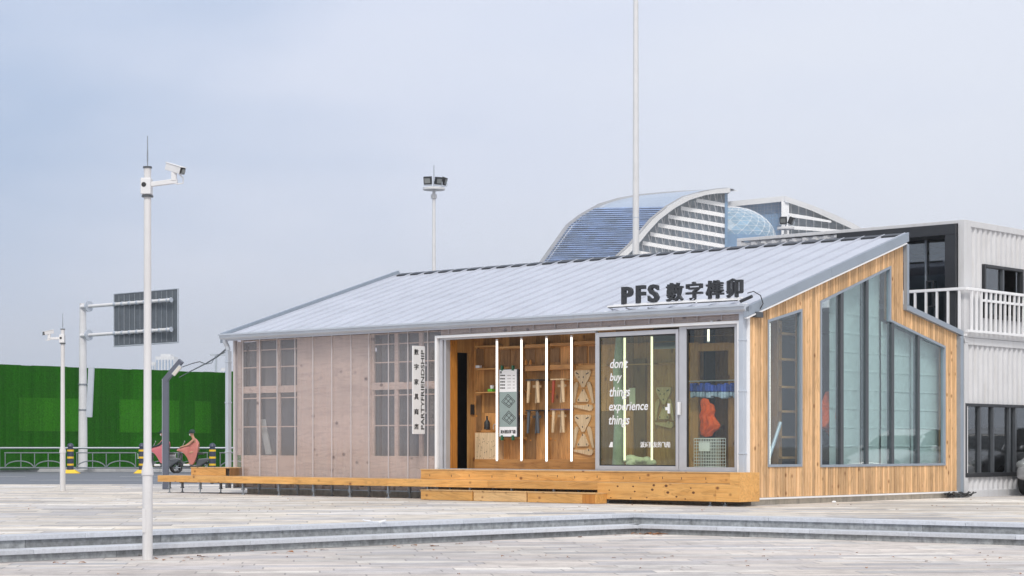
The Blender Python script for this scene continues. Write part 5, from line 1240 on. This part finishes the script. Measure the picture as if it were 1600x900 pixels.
# ---------------------------------------------------------------- riders
def scooter(px, label, tt):
    kk = tt / F; x = (px - 800) * kk; z = -.12
    t = thing('scooter', label, 'scooter', (x, tt, z), group='red shared scooters on the road')
    def P(dx, dz, dy=0): return (x + dx, tt + dy, z + dz)
    for nm, dx in (('wheel', -.72), ('wheel', .62)):
        m = MB(); ring = [P(dx + .20 * math.cos(a), .24 + .20 * math.sin(a)) for a in [2 * math.pi * i / 24 for i in range(25)]]; m.path(ring, .042, 8); w2 = m.build(nm, M['tyre'], t, smooth=True)
        m = MB(); m.tube(P(dx, .24, -.05), P(dx, .24, .05), .06, n=12)
        for i in range(6): a = i * math.pi / 3; m.tube(P(dx, .24), P(dx + .17 * math.cos(a), .24 + .17 * math.sin(a)), .014, n=5)
        m.build('rim', M['steel'], w2)
    m = MB(); pts = [(-.95, .38), (-.90, .46), (-.70, .50), (-.52, .42), (-.56, .38), (-.72, .46), (-.88, .42)]; m.prism(pts, lambda u, v, d: P(u, v, d), -.07, .07); m.build('front_fender', M['red'], t, bevel=.02)
    m = MB(); m.path([P(-.70, .28), P(-.60, .62), P(-.50, .95), P(-.46, 1.12)], .035, 8); m.tube(P(-.47, 1.10, -.3), P(-.47, 1.10, .3), .022, n=8); m.build('fork', M['steel'], t)
    m = MB(); m.prism([(-.55, .55), (-.46, .85), (-.38, .82), (-.42, .55), (-.25, .36), (.20, .36), (.30, .62), (.72, .66), (.82, .58), (.60, .45), (.35, .28), (-.30, .26), (-.48, .34)], lambda u, v, d: P(u, v, d), -.12, .12); m.build('body_shell', M['darkgrey'], t, bevel=.03)
    m = MB(); m.prism([(.0, .82), (.05, .90), (.45, .90), (.55, .84), (.50, .80), (.05, .78)], lambda u, v, d: P(u, v, d), -.13, .13); m.tube(P(.2, .4), P(.25, .8), .03, n=8); m.build('seat', M['black'], t, bevel=.02)
    m = MB()
    for i in range(7):
        a = i / 6; m.tube(P(-.98 + .0 * a, .66 + .20 * a, -.16 + .0), P(-.98, .66 + .20 * a, .16), .012, n=5); m.tube(P(-1.02 + a * .34, .64, -.16), P(-1.04 + a * .38, .86, -.16), .01, n=5)
    m.box(x - 1.04, x - .66, tt - .16, tt + .16, z + .63, z + .66); m.box(x - 1.0, x - .7, tt - .14, tt + .14, z + .67, z + .84); m.build('front_basket', M['paper'], t)
    m = MB(); m.tube(P(-.47, 1.1, .28), P(-.38, 1.32, .32), .01, n=5); m.ball(P(-.36, 1.36, .33), .06, .3, 1, .7); m.build('mirror', M['silver'], t)
    return x, z
def skin_person(name, label, joints, edges, radii, m, extra, org):
    me = bpy.data.meshes.new(name); me.from_pydata([Vector(j) - Vector(org) for j in joints], edges, []); me.update()
    o = bpy.data.objects.new(name, me); col.objects.link(o); o.location = org; me.materials.append(m); ORG[o.name] = tuple(org)
    s = o.modifiers.new('skin', 'SKIN'); ly = me.skin_vertices[0] if me.skin_vertices else None
    if ly is None:
        import bmesh
        bm = bmesh.new(); bm.from_mesh(me); bm.verts.layers.skin.verify(); bm.to_mesh(me); bm.free(); ly = me.skin_vertices[0]
    for i, r in enumerate(radii): ly.data[i].radius = (r, r) if not isinstance(r, tuple) else r
    ly.data[0].use_root = True
    sb = o.modifiers.new('sub', 'SUBSURF'); sb.levels = 2; sb.render_levels = 2
    return tag(o, label, 'person')
def rider(x, tt, z, label, clothm, ponm, helm, lean=0.0):
    def P(dx, dz, dy=0): return (x + dx, tt + dy, z + dz)
    J = [P(.22, .98), P(.20, 1.20), P(.12, 1.42), P(.06, 1.54), P(.02, 1.64), P(-.01, 1.76),            # 0 pelvis 1 waist 2 chest 3 neck 4 head low 5 head top
         P(.12, 1.45, -.19), P(-.10, 1.22, -.24), P(-.40, 1.13, -.26), P(-.47, 1.11, -.26),              # 6-9 near arm
         P(.12, 1.45, .19), P(-.10, 1.22, .24), P(-.40, 1.13, .26), P(-.47, 1.11, .26),                  # 10-13 far arm
         P(.20, .93, -.11), P(-.18, .86, -.14), P(-.05, .46, -.14), P(-.07, .40, -.14), P(-.22, .37, -.14),     # 14-18 near leg
         P(.20, .93, .11), P(-.18, .86, .14), P(-.08, .46, .14), P(-.10, .40, .14), P(-.25, .37, .14)]
    E = [(0, 1), (1, 2), (2, 3), (3, 4), (4, 5), (2, 6), (6, 7), (7, 8), (8, 9), (2, 10), (10, 11), (11, 12), (12, 13), (0, 14), (14, 15), (15, 16), (16, 17), (17, 18), (0, 19), (19, 20), (20, 21), (21, 22), (22, 23)]
    rad = [.15, .13, .16, .055, .085, .09, .06, .045, .035, .035, .06, .045, .035, .035, .09, .065, .045, .045, .04, .09, .065, .045, .045, .04]
    p = skin_person('person', label, J, E, rad, clothm, None, P(.22, .98))
    m = MB(); m.ball(P(0, 1.70), .10, .95, .85, 1.15, 14, 10); m.ball(P(-.10, 1.69), .022, 1, .8, 1); m.build('face', M['skin'], p, smooth=True)
    m = MB(); m.ball(P(-.06, 1.665), .062, .9, 1.05, .85, 12, 8); m.build('face_mask', M['paper'], p, smooth=True)
    m = MB()
    vs = []; n = 16
    prof = [(.135, 0), (.14, .05), (.12, .11), (.07, .15), (.01, .165)]; m.lathe(P(.015, 1.73), prof, n); m.hexa([P(-.21, 1.745, -.07), P(-.10, 1.745, -.09), P(-.10, 1.745, .09), P(-.21, 1.745, .07)], [P(-.21, 1.755, -.07), P(-.10, 1.765, -.09), P(-.10, 1.765, .09), P(-.21, 1.755, .07)])
    m.build('cap', helm, p, smooth=True)
    m = MB()                                      # wind and rain poncho, draped from the handlebar over the arms to the shins
    secs = [((-.58, 1.06), (-.60, .98), .30), ((-.40, 1.16), (-.38, .98), .31), ((-.12, 1.30), (-.16, .70), .28), ((.02, 1.50), (-.08, .40), .25), ((.14, 1.54), (.06, .34), .25), ((.26, 1.46), (.18, .62), .24), ((.32, 1.30), (.28, .80), .22)]
    rings = []; r9 = random.Random(int(x * 10)); jt = lambda s=.035: r9.uniform(-s, s)
    secs = [((a + jt(.02), b_ + jt()), (c3 + jt(.02), d3 + jt(.07)), (hw + jt(.05)) * .8) for (a, b_), (c3, d3), hw in secs]
    for (ux, uz), (lx, lz), hw in secs: rings.append([P(lx, lz, -hw), P((ux + lx) / 2 - .02, (uz + lz) / 2, -hw * 1.05), P(ux, uz - .06, -hw * .92), P(ux, uz, -hw * .4), P(ux, uz, hw * .4), P(ux, uz - .06, hw * .92), P((ux + lx) / 2, (uz + lz) / 2, hw * 1.05), P(lx, lz, hw)])
    k2 = 8; m.add([q for r in rings for q in r], [(i * k2 + a, i * k2 + a + 1, (i + 1) * k2 + a + 1, (i + 1) * k2 + a) for i in range(len(rings) - 1) for a in range(k2 - 1)])
    o = m.build('poncho', ponm, p, smooth=True); s2 = o.modifiers.new('sub', 'SUBSURF'); s2.levels = 1; s2.render_levels = 2
    for s in (-1, 1): m = MB(); m.box(x - .34, x - .06, tt + s * .14 - .05, tt + s * .14 + .05, z + .30, z + .40); m.build('shoe', M['paper'], p, bevel=.03)
x, z = scooter(299.5, 'red scooter with a white front basket ridden between the lamp and the wooden crate', 86.0)
rider(x, 86.0, z, 'person in salmon rain poncho and white mask riding clear of the lamp post', M['skin'], M['poncho'], M['cloth_dark'])
x, z = scooter(254, 'red scooter half hidden behind the near camera pole and the street lamp', 85.6)
rider(x, 85.6, z, 'person in a rose pink poncho with a dark coat riding behind the lamp post', M['cloth_dark'], M['poncho2'], M['cloth_dark'])

# ---------------------------------------------------------------- cables and the little pole over the hoarding
x, y, _ = T(337.5, 600, 101); t = thing('utility_pole', 'thin grey utility pole rising just above the green hoarding near the shop corner', 'pole', (x, y, 0))
m = MB(); m.tube((x, y, 0), (x, y, T(0, 553, 101)[2]), .06, n=8); m.build('mast', M['gutter'], t); m = MB(); m.box(x - .3, x + .5, y - .04, y + .04, T(0, 553, 101)[2] - .1, T(0, 553, 101)[2]); m.build('cross_arm', M['gutter'], t)
def cable(pts, label, r):
    P_ = [Vector(T(*p)) for p in pts]; q = []
    for i in range(len(P_) - 1):
        for f in range(6): q.append(P_[i].lerp(P_[i + 1], f / 6) - Vector((0, 0, .0)))
    q.append(P_[-1]); m = MB(); m.path(q, r, 5); tag(m.build('cable', M['darkgrey'], None, P_[0]), label, 'cable', 'overhead cables by the shop corner')
cable([(355, 544, 45), (340, 557, 52), (322, 568, 62), (298, 580, 75), (280, 590, 85)], 'thicker dark cable sloping from the shop corner down to the hoarding', .022)
cable([(358, 547, 45), (349, 552, 55), (338, 555, 95)], 'short thin cable from the shop corner to the utility pole', .014)
cable([(337, 556, 100), (331, 567, 97), (322, 569, 95), (312, 565, 93), (300, 568, 93), (283, 574, 92)], 'thin sagging cable leaving the utility pole away from the shop', .022)

# ---------------------------------------------------------------- curved hotel far behind
TA, TBk = 700.0, 770.0
arcA = [(832, 424), (840, 413), (862, 382), (884, 351), (905, 335), (935, 318), (965, 309), (1000, 303), (1060, 298), (1141, 294.5)]
arcB = [(945, 424), (962, 404), (985, 383), (1003, 362), (1020, 342), (1045, 322), (1070, 307.5), (1100, 299), (1120, 295.5), (1141, 293.5)]
inB = [(960, 424), (975, 404), (997, 382), (1013, 362), (1030, 343.5), (1055, 324.5), (1078, 312), (1103, 304.5), (1120, 302), (1141, 301)]
def sx(arc, y):
    for (x0, y0), (x1, y1) in zip(arc[:-1], arc[1:]):
        if y1 <= y <= y0: return x0 + (x1 - x0) * (y0 - y) / (y0 - y1)
    return arc[0][0] if y > arc[0][1] else arc[-1][0]
def sy(arc, x):
    for (x0, y0), (x1, y1) in zip(arc[:-1], arc[1:]):
        if x0 <= x <= x1: return y0 + (y1 - y0) * (x - x0) / (x1 - x0)
    return 999
ht = thing('curved_hotel', 'big hotel with a sweeping arched blue ribbed roof and curved white balcony bands', 'building', T(1040, 930, TA))
def TP(t0): return lambda u, v, d: T(u, v, t0 + d)
def arch(nm, o_, i_, t0, t1, mt):
    m = MB()
    for k in range(len(o_) - 1): m.prism([o_[k], o_[k + 1], i_[k + 1], i_[k]], TP(0), t0, t1)
    return m.build(nm, mt, ht)
arch('front_arch', arcB, inB, TA - 5, TA + 4, M['archwhite'])
off = lambda arc, a, b: [(x + a, y + b) for x, y in arc]
arch('arch_edge', [(p[0] - 5, p[1] - .6) for p in arcB], [(p[0] - .6, p[1] - .3) for p in arcB], TA - 2, TA + 6, M['archgrey'])
arch('rear_arch', arcA, [(p[0] + 9, p[1] + 2.6) for p in arcA], TBk - 3, TBk + 8, M['archgrey'])
arch('rear_arch_trim', [(p[0] + 9, p[1] + 2.6) for p in arcA], [(p[0] + 12.5, p[1] + 4) for p in arcA], TBk - 6, TBk + 2, M['archwhite'])
m = MB(); m2 = MB(); rr = random.Random(8); ypx = 424.0
inA = [(p[0] + 9, p[1] + 2) for p in arcA]
def face_pt(f, yA, yB_, lift=0):              # point on the ruled roof between the two arches
    a = Vector(T(sx(inA, yA), yA, TBk - 2)); b = Vector(T(sx(arcB, yB_) - 1, yB_, TA + 4)); return a.lerp(b, f) + Vector((-lift * .7, -lift * .5, lift * .2))
while ypx > 326:
    st2 = 3.3; lw = 1.0 if int((424 - ypx) / st2) % 4 == 3 else .55
    for i in range(10):
        m.cur = rr.uniform(.1, .9); f0, f1 = i / 10, (i + 1) / 10
        y0, y1 = ypx, ypx - st2 + lw
        q = [face_pt(f0, y0, y0 - 2, 1.4), face_pt(f1, y0, y0 - 2, 1.4), face_pt(f1, y1, y1 - 2, .9), face_pt(f0, y1, y1 - 2, .9), face_pt(f0, y0, y0 - 2, 0), face_pt(f1, y0, y0 - 2, 0), face_pt(f1, y1, y1 - 2, 0), face_pt(f0, y1, y1 - 2, 0)]
        m.add(q, [(0, 1, 2, 3), (7, 6, 5, 4), (0, 4, 5, 1), (2, 6, 7, 3), (1, 5, 6, 2), (0, 3, 7, 4)])
    ypx -= st2
m.build('roof_ribs', M['bluerib'], ht)
m = MB()
for ya, yb in [(424 - i * 7, 417 - i * 7) for i in range(14)]: m.add([face_pt(0, ya, ya - 2, -.2), face_pt(1, ya, ya - 2, -.2), face_pt(1, yb, yb - 2, -.2), face_pt(0, yb, yb - 2, -.2)], [(0, 1, 2, 3)])
m.build('roof_underlay', M['towerglass'], ht)
m = MB(); ys_ = [325, 321, 317, 313, 309, 306, 303, 300, 298, 296]
for ya, yb in zip(ys_[:-1], ys_[1:]): m.cur = rr.random(); m.add([face_pt(0, ya, ya - 2, .6), face_pt(1, ya, max(ya - 2, 294), .6), face_pt(1, yb, max(yb - 2, 294), .6), face_pt(0, yb, yb - 2, .6)], [(0, 1, 2, 3)])
m.build('roof_crown', M['ribpale'], ht)
# balcony facade
m = MB(); m.prism([(p[0], p[1] + .2) for p in inB] + [(1136, 301), (1136, 424)], TP(0), TA + 3, TA + 12); m.build('glass_front', M['hotelglass'], ht)
m = MB()
def band_y(k, x): return 308.5 + 16.2 * k + .16 * (x - 1080) + .0006 * (x - 1080) ** 2 * (-1 if x < 1080 else 1) * .3
for k in range(-1, 8):
    xs_ = [x for x in range(960, 1137, 4) if band_y(k, x) > sy(inB, x) + .5] + [1136]
    if len(xs_) < 3: continue
    for a, b in zip(xs_[:-1], xs_[1:]):
        if b - a > 5 and b != 1136: continue
        m.prism([(a, band_y(k, a)), (b, band_y(k, b)), (b, band_y(k, b) + 6.2), (a, band_y(k, a) + 6.2)], TP(0), TA - 1.5, TA + 3)
m.build('balcony_bands', M['band'], ht)
m = MB(); x = 972.0
while x < 1135:
    for k in range(-2, 8):
        y0, y1 = band_y(k, x) + 4.6, band_y(k + 1, x)
        if y0 < sy(inB, x) - 1: y0 = sy(inB, x)
        if y1 > y0 + 3 and y0 < 424: a, b = Vector(T(x, y0, TA + 1.5)), Vector(T(x + 2.6, y1, TA + 1.5)); m.tube(a, b, .26, n=4); a, b = Vector(T(x + 5, y0, TA + 2.6)), Vector(T(x + 4, y1, TA + 2.6)); m.tube(a, b, .16, n=4)
    x += 10.3
m.build('mullions', M['tower'], ht)
m = MB(); m.prism([(833, 424.3), (1131, 424.3), (1131, 701), (815, 701)], TP(0), TA + 8, TBk + 12); m.build('lower_storeys', M['towerglass'], ht)
m = MB()
for k in range(17): m.prism([(900 - k * 4, 430 + k * 16.2), (1134, 430 + k * 16.2), (1134, 436 + k * 16.2), (900 - k * 4, 436 + k * 16.2)], TP(0), TA - 1, TA + 7.9)
m.build('lower_bands', M['band'], ht)
m = MB(); m.prism([(1132.5, 302), (1137, 302), (1137, 424), (1132.5, 424)], TP(0), TA - 2, TA + 3); m.build('glass_fin', M['towerglass'], ht)
# dome
c = T(1134, 374, 735)
dm = thing('glass_dome', 'blue glazed dome with painted sky reflection on top, wedged between the two hotel blocks', 'dome', (c[0], c[1], 0))
m = MB(); rnd = random.Random(4)
N, Mm, r1, r2 = 26, 10, 78 / F * 735, 52 / F * 735; vs, rows = [], []
for j in range(Mm + 1):
    ph = math.pi / 2 * j / Mm
    for i in range(N): a = 2 * math.pi * (i + .5 * (j % 2)) / N; vs.append((c[0] + r1 * math.cos(ph) * math.cos(a), c[1] + r1 * math.cos(ph) * math.sin(a) * .8, c[2] + r2 * math.sin(ph)))
fs = []
for j in range(Mm):
    for i in range(N):
        a, b, d_, e_ = j * N + i, j * N + (i + 1) % N, (j + 1) * N + i, (j + 1) * N + (i + 1) % N
        if j % 2 == 0: fs += [(a, b, d_), (b, e_, d_)]
        else: fs += [(a, e_, d_), (a, b, e_)]
sky_refl_f = [f for f in fs if min(v // N for v in f) >= 7]; gl_f = [f for f in fs if min(v // N for v in f) < 7]
for f in gl_f: m.cur = 1.0 if rnd.random() < .16 else rnd.uniform(.25, .6); m.add([vs[q] for q in f], [(0, 1, 2)])
do = m.build('glazing', M['domeglass'], dm)
wr = MB(); wr.add(vs, gl_f); wo = wr.build('glazing_bars', M['tower'], dm); wm = wo.modifiers.new('wire', 'WIREFRAME'); wm.thickness = .16
cp = MB(); cp.add(vs, sky_refl_f); cp.build('cap', M['archwhite'], dm)  # pale top of the glazing, the sky's reflection put into the colour
m = MB(); m.lathe((c[0], c[1], 0), [(r1 * .99, 0), (r1 * .99, c[2])], 26); m.build('drum', M['towerglass'], dm)
# second block
hb = thing('hotel_wing', 'flat roofed hotel wing with a blue glass face and a sloping edge of balconies', 'building', (T(1225, 400, 760)[0], 760, 0))
def pb_(nm, pts, t0, t1, mt): m = MB(); m.prism(pts, TP(0), t0, t1); return m.build(nm, mt, hb)
pb_('roof_edge', [(1110, 317.5), (1226, 306), (1226, 314.5), (1110, 326)], 756, 770, M['archwhite'])
pb_('sloping_roof', [(1226.5, 306), (1270, 321), (1305, 335.5), (1335, 350), (1372, 372), (1372, 380), (1330, 357), (1300, 343.5), (1268, 329), (1226.5, 314.5)], 752, 775, M['archwhite'])
gm = MB(); gx = 1112.0; r3 = random.Random(6)
while gx < 1221:
    gy = sy([(1110, 326), (1226, 314.5)], gx); y = gy
    while y < 420: gm.cur = r3.uniform(.1, .9) ; gm.prism([(gx, y), (gx + 5.1, y - .5), (gx + 5.1, y + 4.6), (gx, y + 5.1)], TP(0), 760, 762); y += 5.5
    gx += 5.5
gm.build('glass_face', M['towerglass'], hb)
pb_('glass_backing', [(1110, 326), (1226, 314.5), (1226, 425), (1110, 425)], 762.5, 768, M['gutter'])
pb_('corner_column', [(1221, 314), (1233, 317), (1233, 425), (1221, 425)], 753, 760, M['band'])
pb_('balcony_glass', [(1233, 317), (1268, 329), (1300, 343.5), (1330, 357), (1360, 375), (1360, 425), (1233, 425)], 762, 770, M['hotelglass'])
m = MB()
for k, (xa, ya, xb, yb) in enumerate(((1233, 333, 1299, 345), (1233, 352.5, 1330, 361), (1233, 371, 1360, 380))): m.prism([(xa, ya), ((xa + xb) / 2, (ya + yb) / 2 - .8), (xb, yb), (xb, yb + 3), ((xa + xb) / 2, (ya + yb) / 2 + 4.4), (xa, ya + 5.5)], TP(0), 752, 762)
m.build('balcony_bands', M['band'], hb)
m = MB(); x = 1236.0
while x < 1350:
    yt = sy([(1233, 317), (1268, 329), (1300, 343.5), (1330, 357), (1360, 375)], x); m.tube(T(x, yt, 757), T(x + 1, 410, 757), .22, n=4); x += 11.8
m.build('columns', M['tower'], hb)
pb_('lower_storeys', [(1110, 425.3), (1374, 425.3), (1374, 701), (1110, 701)], 756, 774, M['towerglass'])
# hazy towers
for nm, (x0, x1, yt), lb in (('distant_tower', (243, 272, 557), 'pale hazy tower with a stepped top above the green hoarding, the taller one'), ('distant_tower', (232, 242, 566), 'lower hazy block beside the pale tower above the hoarding'), ('distant_tower', (345, 357, 575), 'faint low block on the skyline beside the shop corner')):
    TT = 2400.0; a, b = T(x0, yt, TT), T(x1, yt, TT); t = thing(nm, lb, 'tower', ((a[0] + b[0]) / 2, TT, 0), group='hazy towers on the skyline')
    m = MB(); m.box(a[0], b[0], TT, TT + 30, 0, a[2]); wd = b[0] - a[0]
    if x0 == 243: m.box(a[0] + wd * .25, b[0] - wd * .2, TT + 3, TT + 25, a[2], a[2] + 3)
    m.build('body', M['tower'], t)
    m = MB(); n = max(3, int(wd / 3.2))
    for i in range(n): xx = a[0] + wd * (i + .25) / n; m.box(xx, xx + wd / n * .5, TT - .8, TT - .1, 0, a[2] - 4)
    m.build('window_strips', M['towerglass'], t)

# ---------------------------------------------------------------- litter
lv = MB(); rl_ = random.Random(21)
def leafat(px, py, z, s=1.0):
    x, y, _ = G(px, py, z); a = rl_.uniform(0, 6.28); L2 = .045 * s * rl_.uniform(.6, 1.3); lv.cur = rl_.random(); h = .012 + rl_.uniform(0, .03) * s
    c, s_ = math.cos(a), math.sin(a)
    pts = [(-1, 0, 0), (-.4, -.5, .4), (.4, -.45, .5), (1, 0, .15), (.4, .45, .6), (-.4, .5, .5)]
    lv.add([(x + L2 * (u * c - v * s_), y + L2 * (u * s_ + v * c), z + .004 + h * w3) for u, v, w3 in pts], [(0, 1, 2, 3, 4, 5)])
for px in (86, 99, 130, 210, 240, 247, 254, 290, 312, 320, 343, 430, 452, 475, 505, 617, 622, 645, 675, 684, 712, 722, 770, 905, 960):
    yl = 884.5 + (px - 0) * (834 - 884.5) / 1010 + rl_.uniform(.5, 3.5); leafat(px + rl_.uniform(-3, 3), yl, ZL, rl_.uniform(.7, 1.5))
for i in range(34): leafat(rl_.gauss(1018, 12), 834 + abs(rl_.gauss(0, 1.2)), ZL, 1.2)
for i in range(14): leafat(rl_.uniform(990, 1018), rl_.uniform(815.5, 817.5), -.145, .9)
for i in range(70): leafat(rl_.uniform(0, 1600), rl_.uniform(866, 899) if rl_.random() < .5 else rl_.uniform(855, 875), ZL, .55)
for i in range(60): leafat(rl_.uniform(0, 1600), rl_.uniform(778, 822 if False else 800), 0.002, .6)
tag(lv.build('dry_leaves', M['leaf'], None, (0, 28, ZL)), 'dry brown leaves scattered on the paving and along the steps', 'leaves', kind='stuff')
x0, y0, _ = G(567, 816, 0); x1, y1, _ = G(603, 817, 0)
m = MB(); m.path([(x0, y0, .03), ((x0 + x1) / 2, (y0 + y1) / 2, .012), (x1 - .08, y1, .010), (x1, y1, .035)], [.010, .008, .018, .012], 6)
tag(m.build('plastic_strip', M['frame_white'], None, (x0, y0, 0)), 'bent white plastic strip lying on the edge of the upper step', 'litter')
x0, y0, _ = G(1014, 816, -.145); m = MB()
for i in range(5): m.ball((x0 + rl_.uniform(-.05, .05), y0 + rl_.uniform(-.03, .03), -.135), .018, 1.4, 1, .7, 7, 5)
tag(m.build('crumpled_paper', M['paper'], None, (x0, y0, -.145)), 'crumpled white scraps lying in the corner of the lower step', 'litter')
x0, y0, _ = G(1303, 786, 0); m = MB(); m.ball((x0, y0, .02), .03, 1.5, 1, .8, 7, 5)
tag(m.build('white_scrap', M['paper'], None, (x0, y0, 0)), 'small white scrap on the paving below the stepped window', 'litter')
m = MB(); bx0, by0 = .05, BK - .1
for i in range(7): pts = [(bx0 + rl_.uniform(.0, .3), by0 - .5 + q * .18, .02 + rl_.uniform(0, .10)) for q in range(6)]; m.path(pts, .012, 5)
tag(m.build('cable_heap', M['black'], None, (bx0, by0, 0), 'B'), 'tangle of black cable on the ground at the far end of the larch wall', 'cable')

# ---------------------------------------------------------------- the air
hz, t, b = newmat('haze_air'); t.nodes.remove(b); pv = node(t, 'ShaderNodeVolumePrincipled'); pv.inputs['Color'].default_value = (.95, .97, 1, 1); pv.inputs['Density'].default_value = HAZE
pv.inputs['Anisotropy'].default_value = 0.0
t.links.new(pv.outputs[0], t.nodes['Material Output'].inputs['Volume'])
m = MB(); m.box(-2600, 2600, -500, 3300, -1.5, 170); tag(m.build('haze', hz), 'pale haze in the air over the whole place', 'haze', kind='stuff')
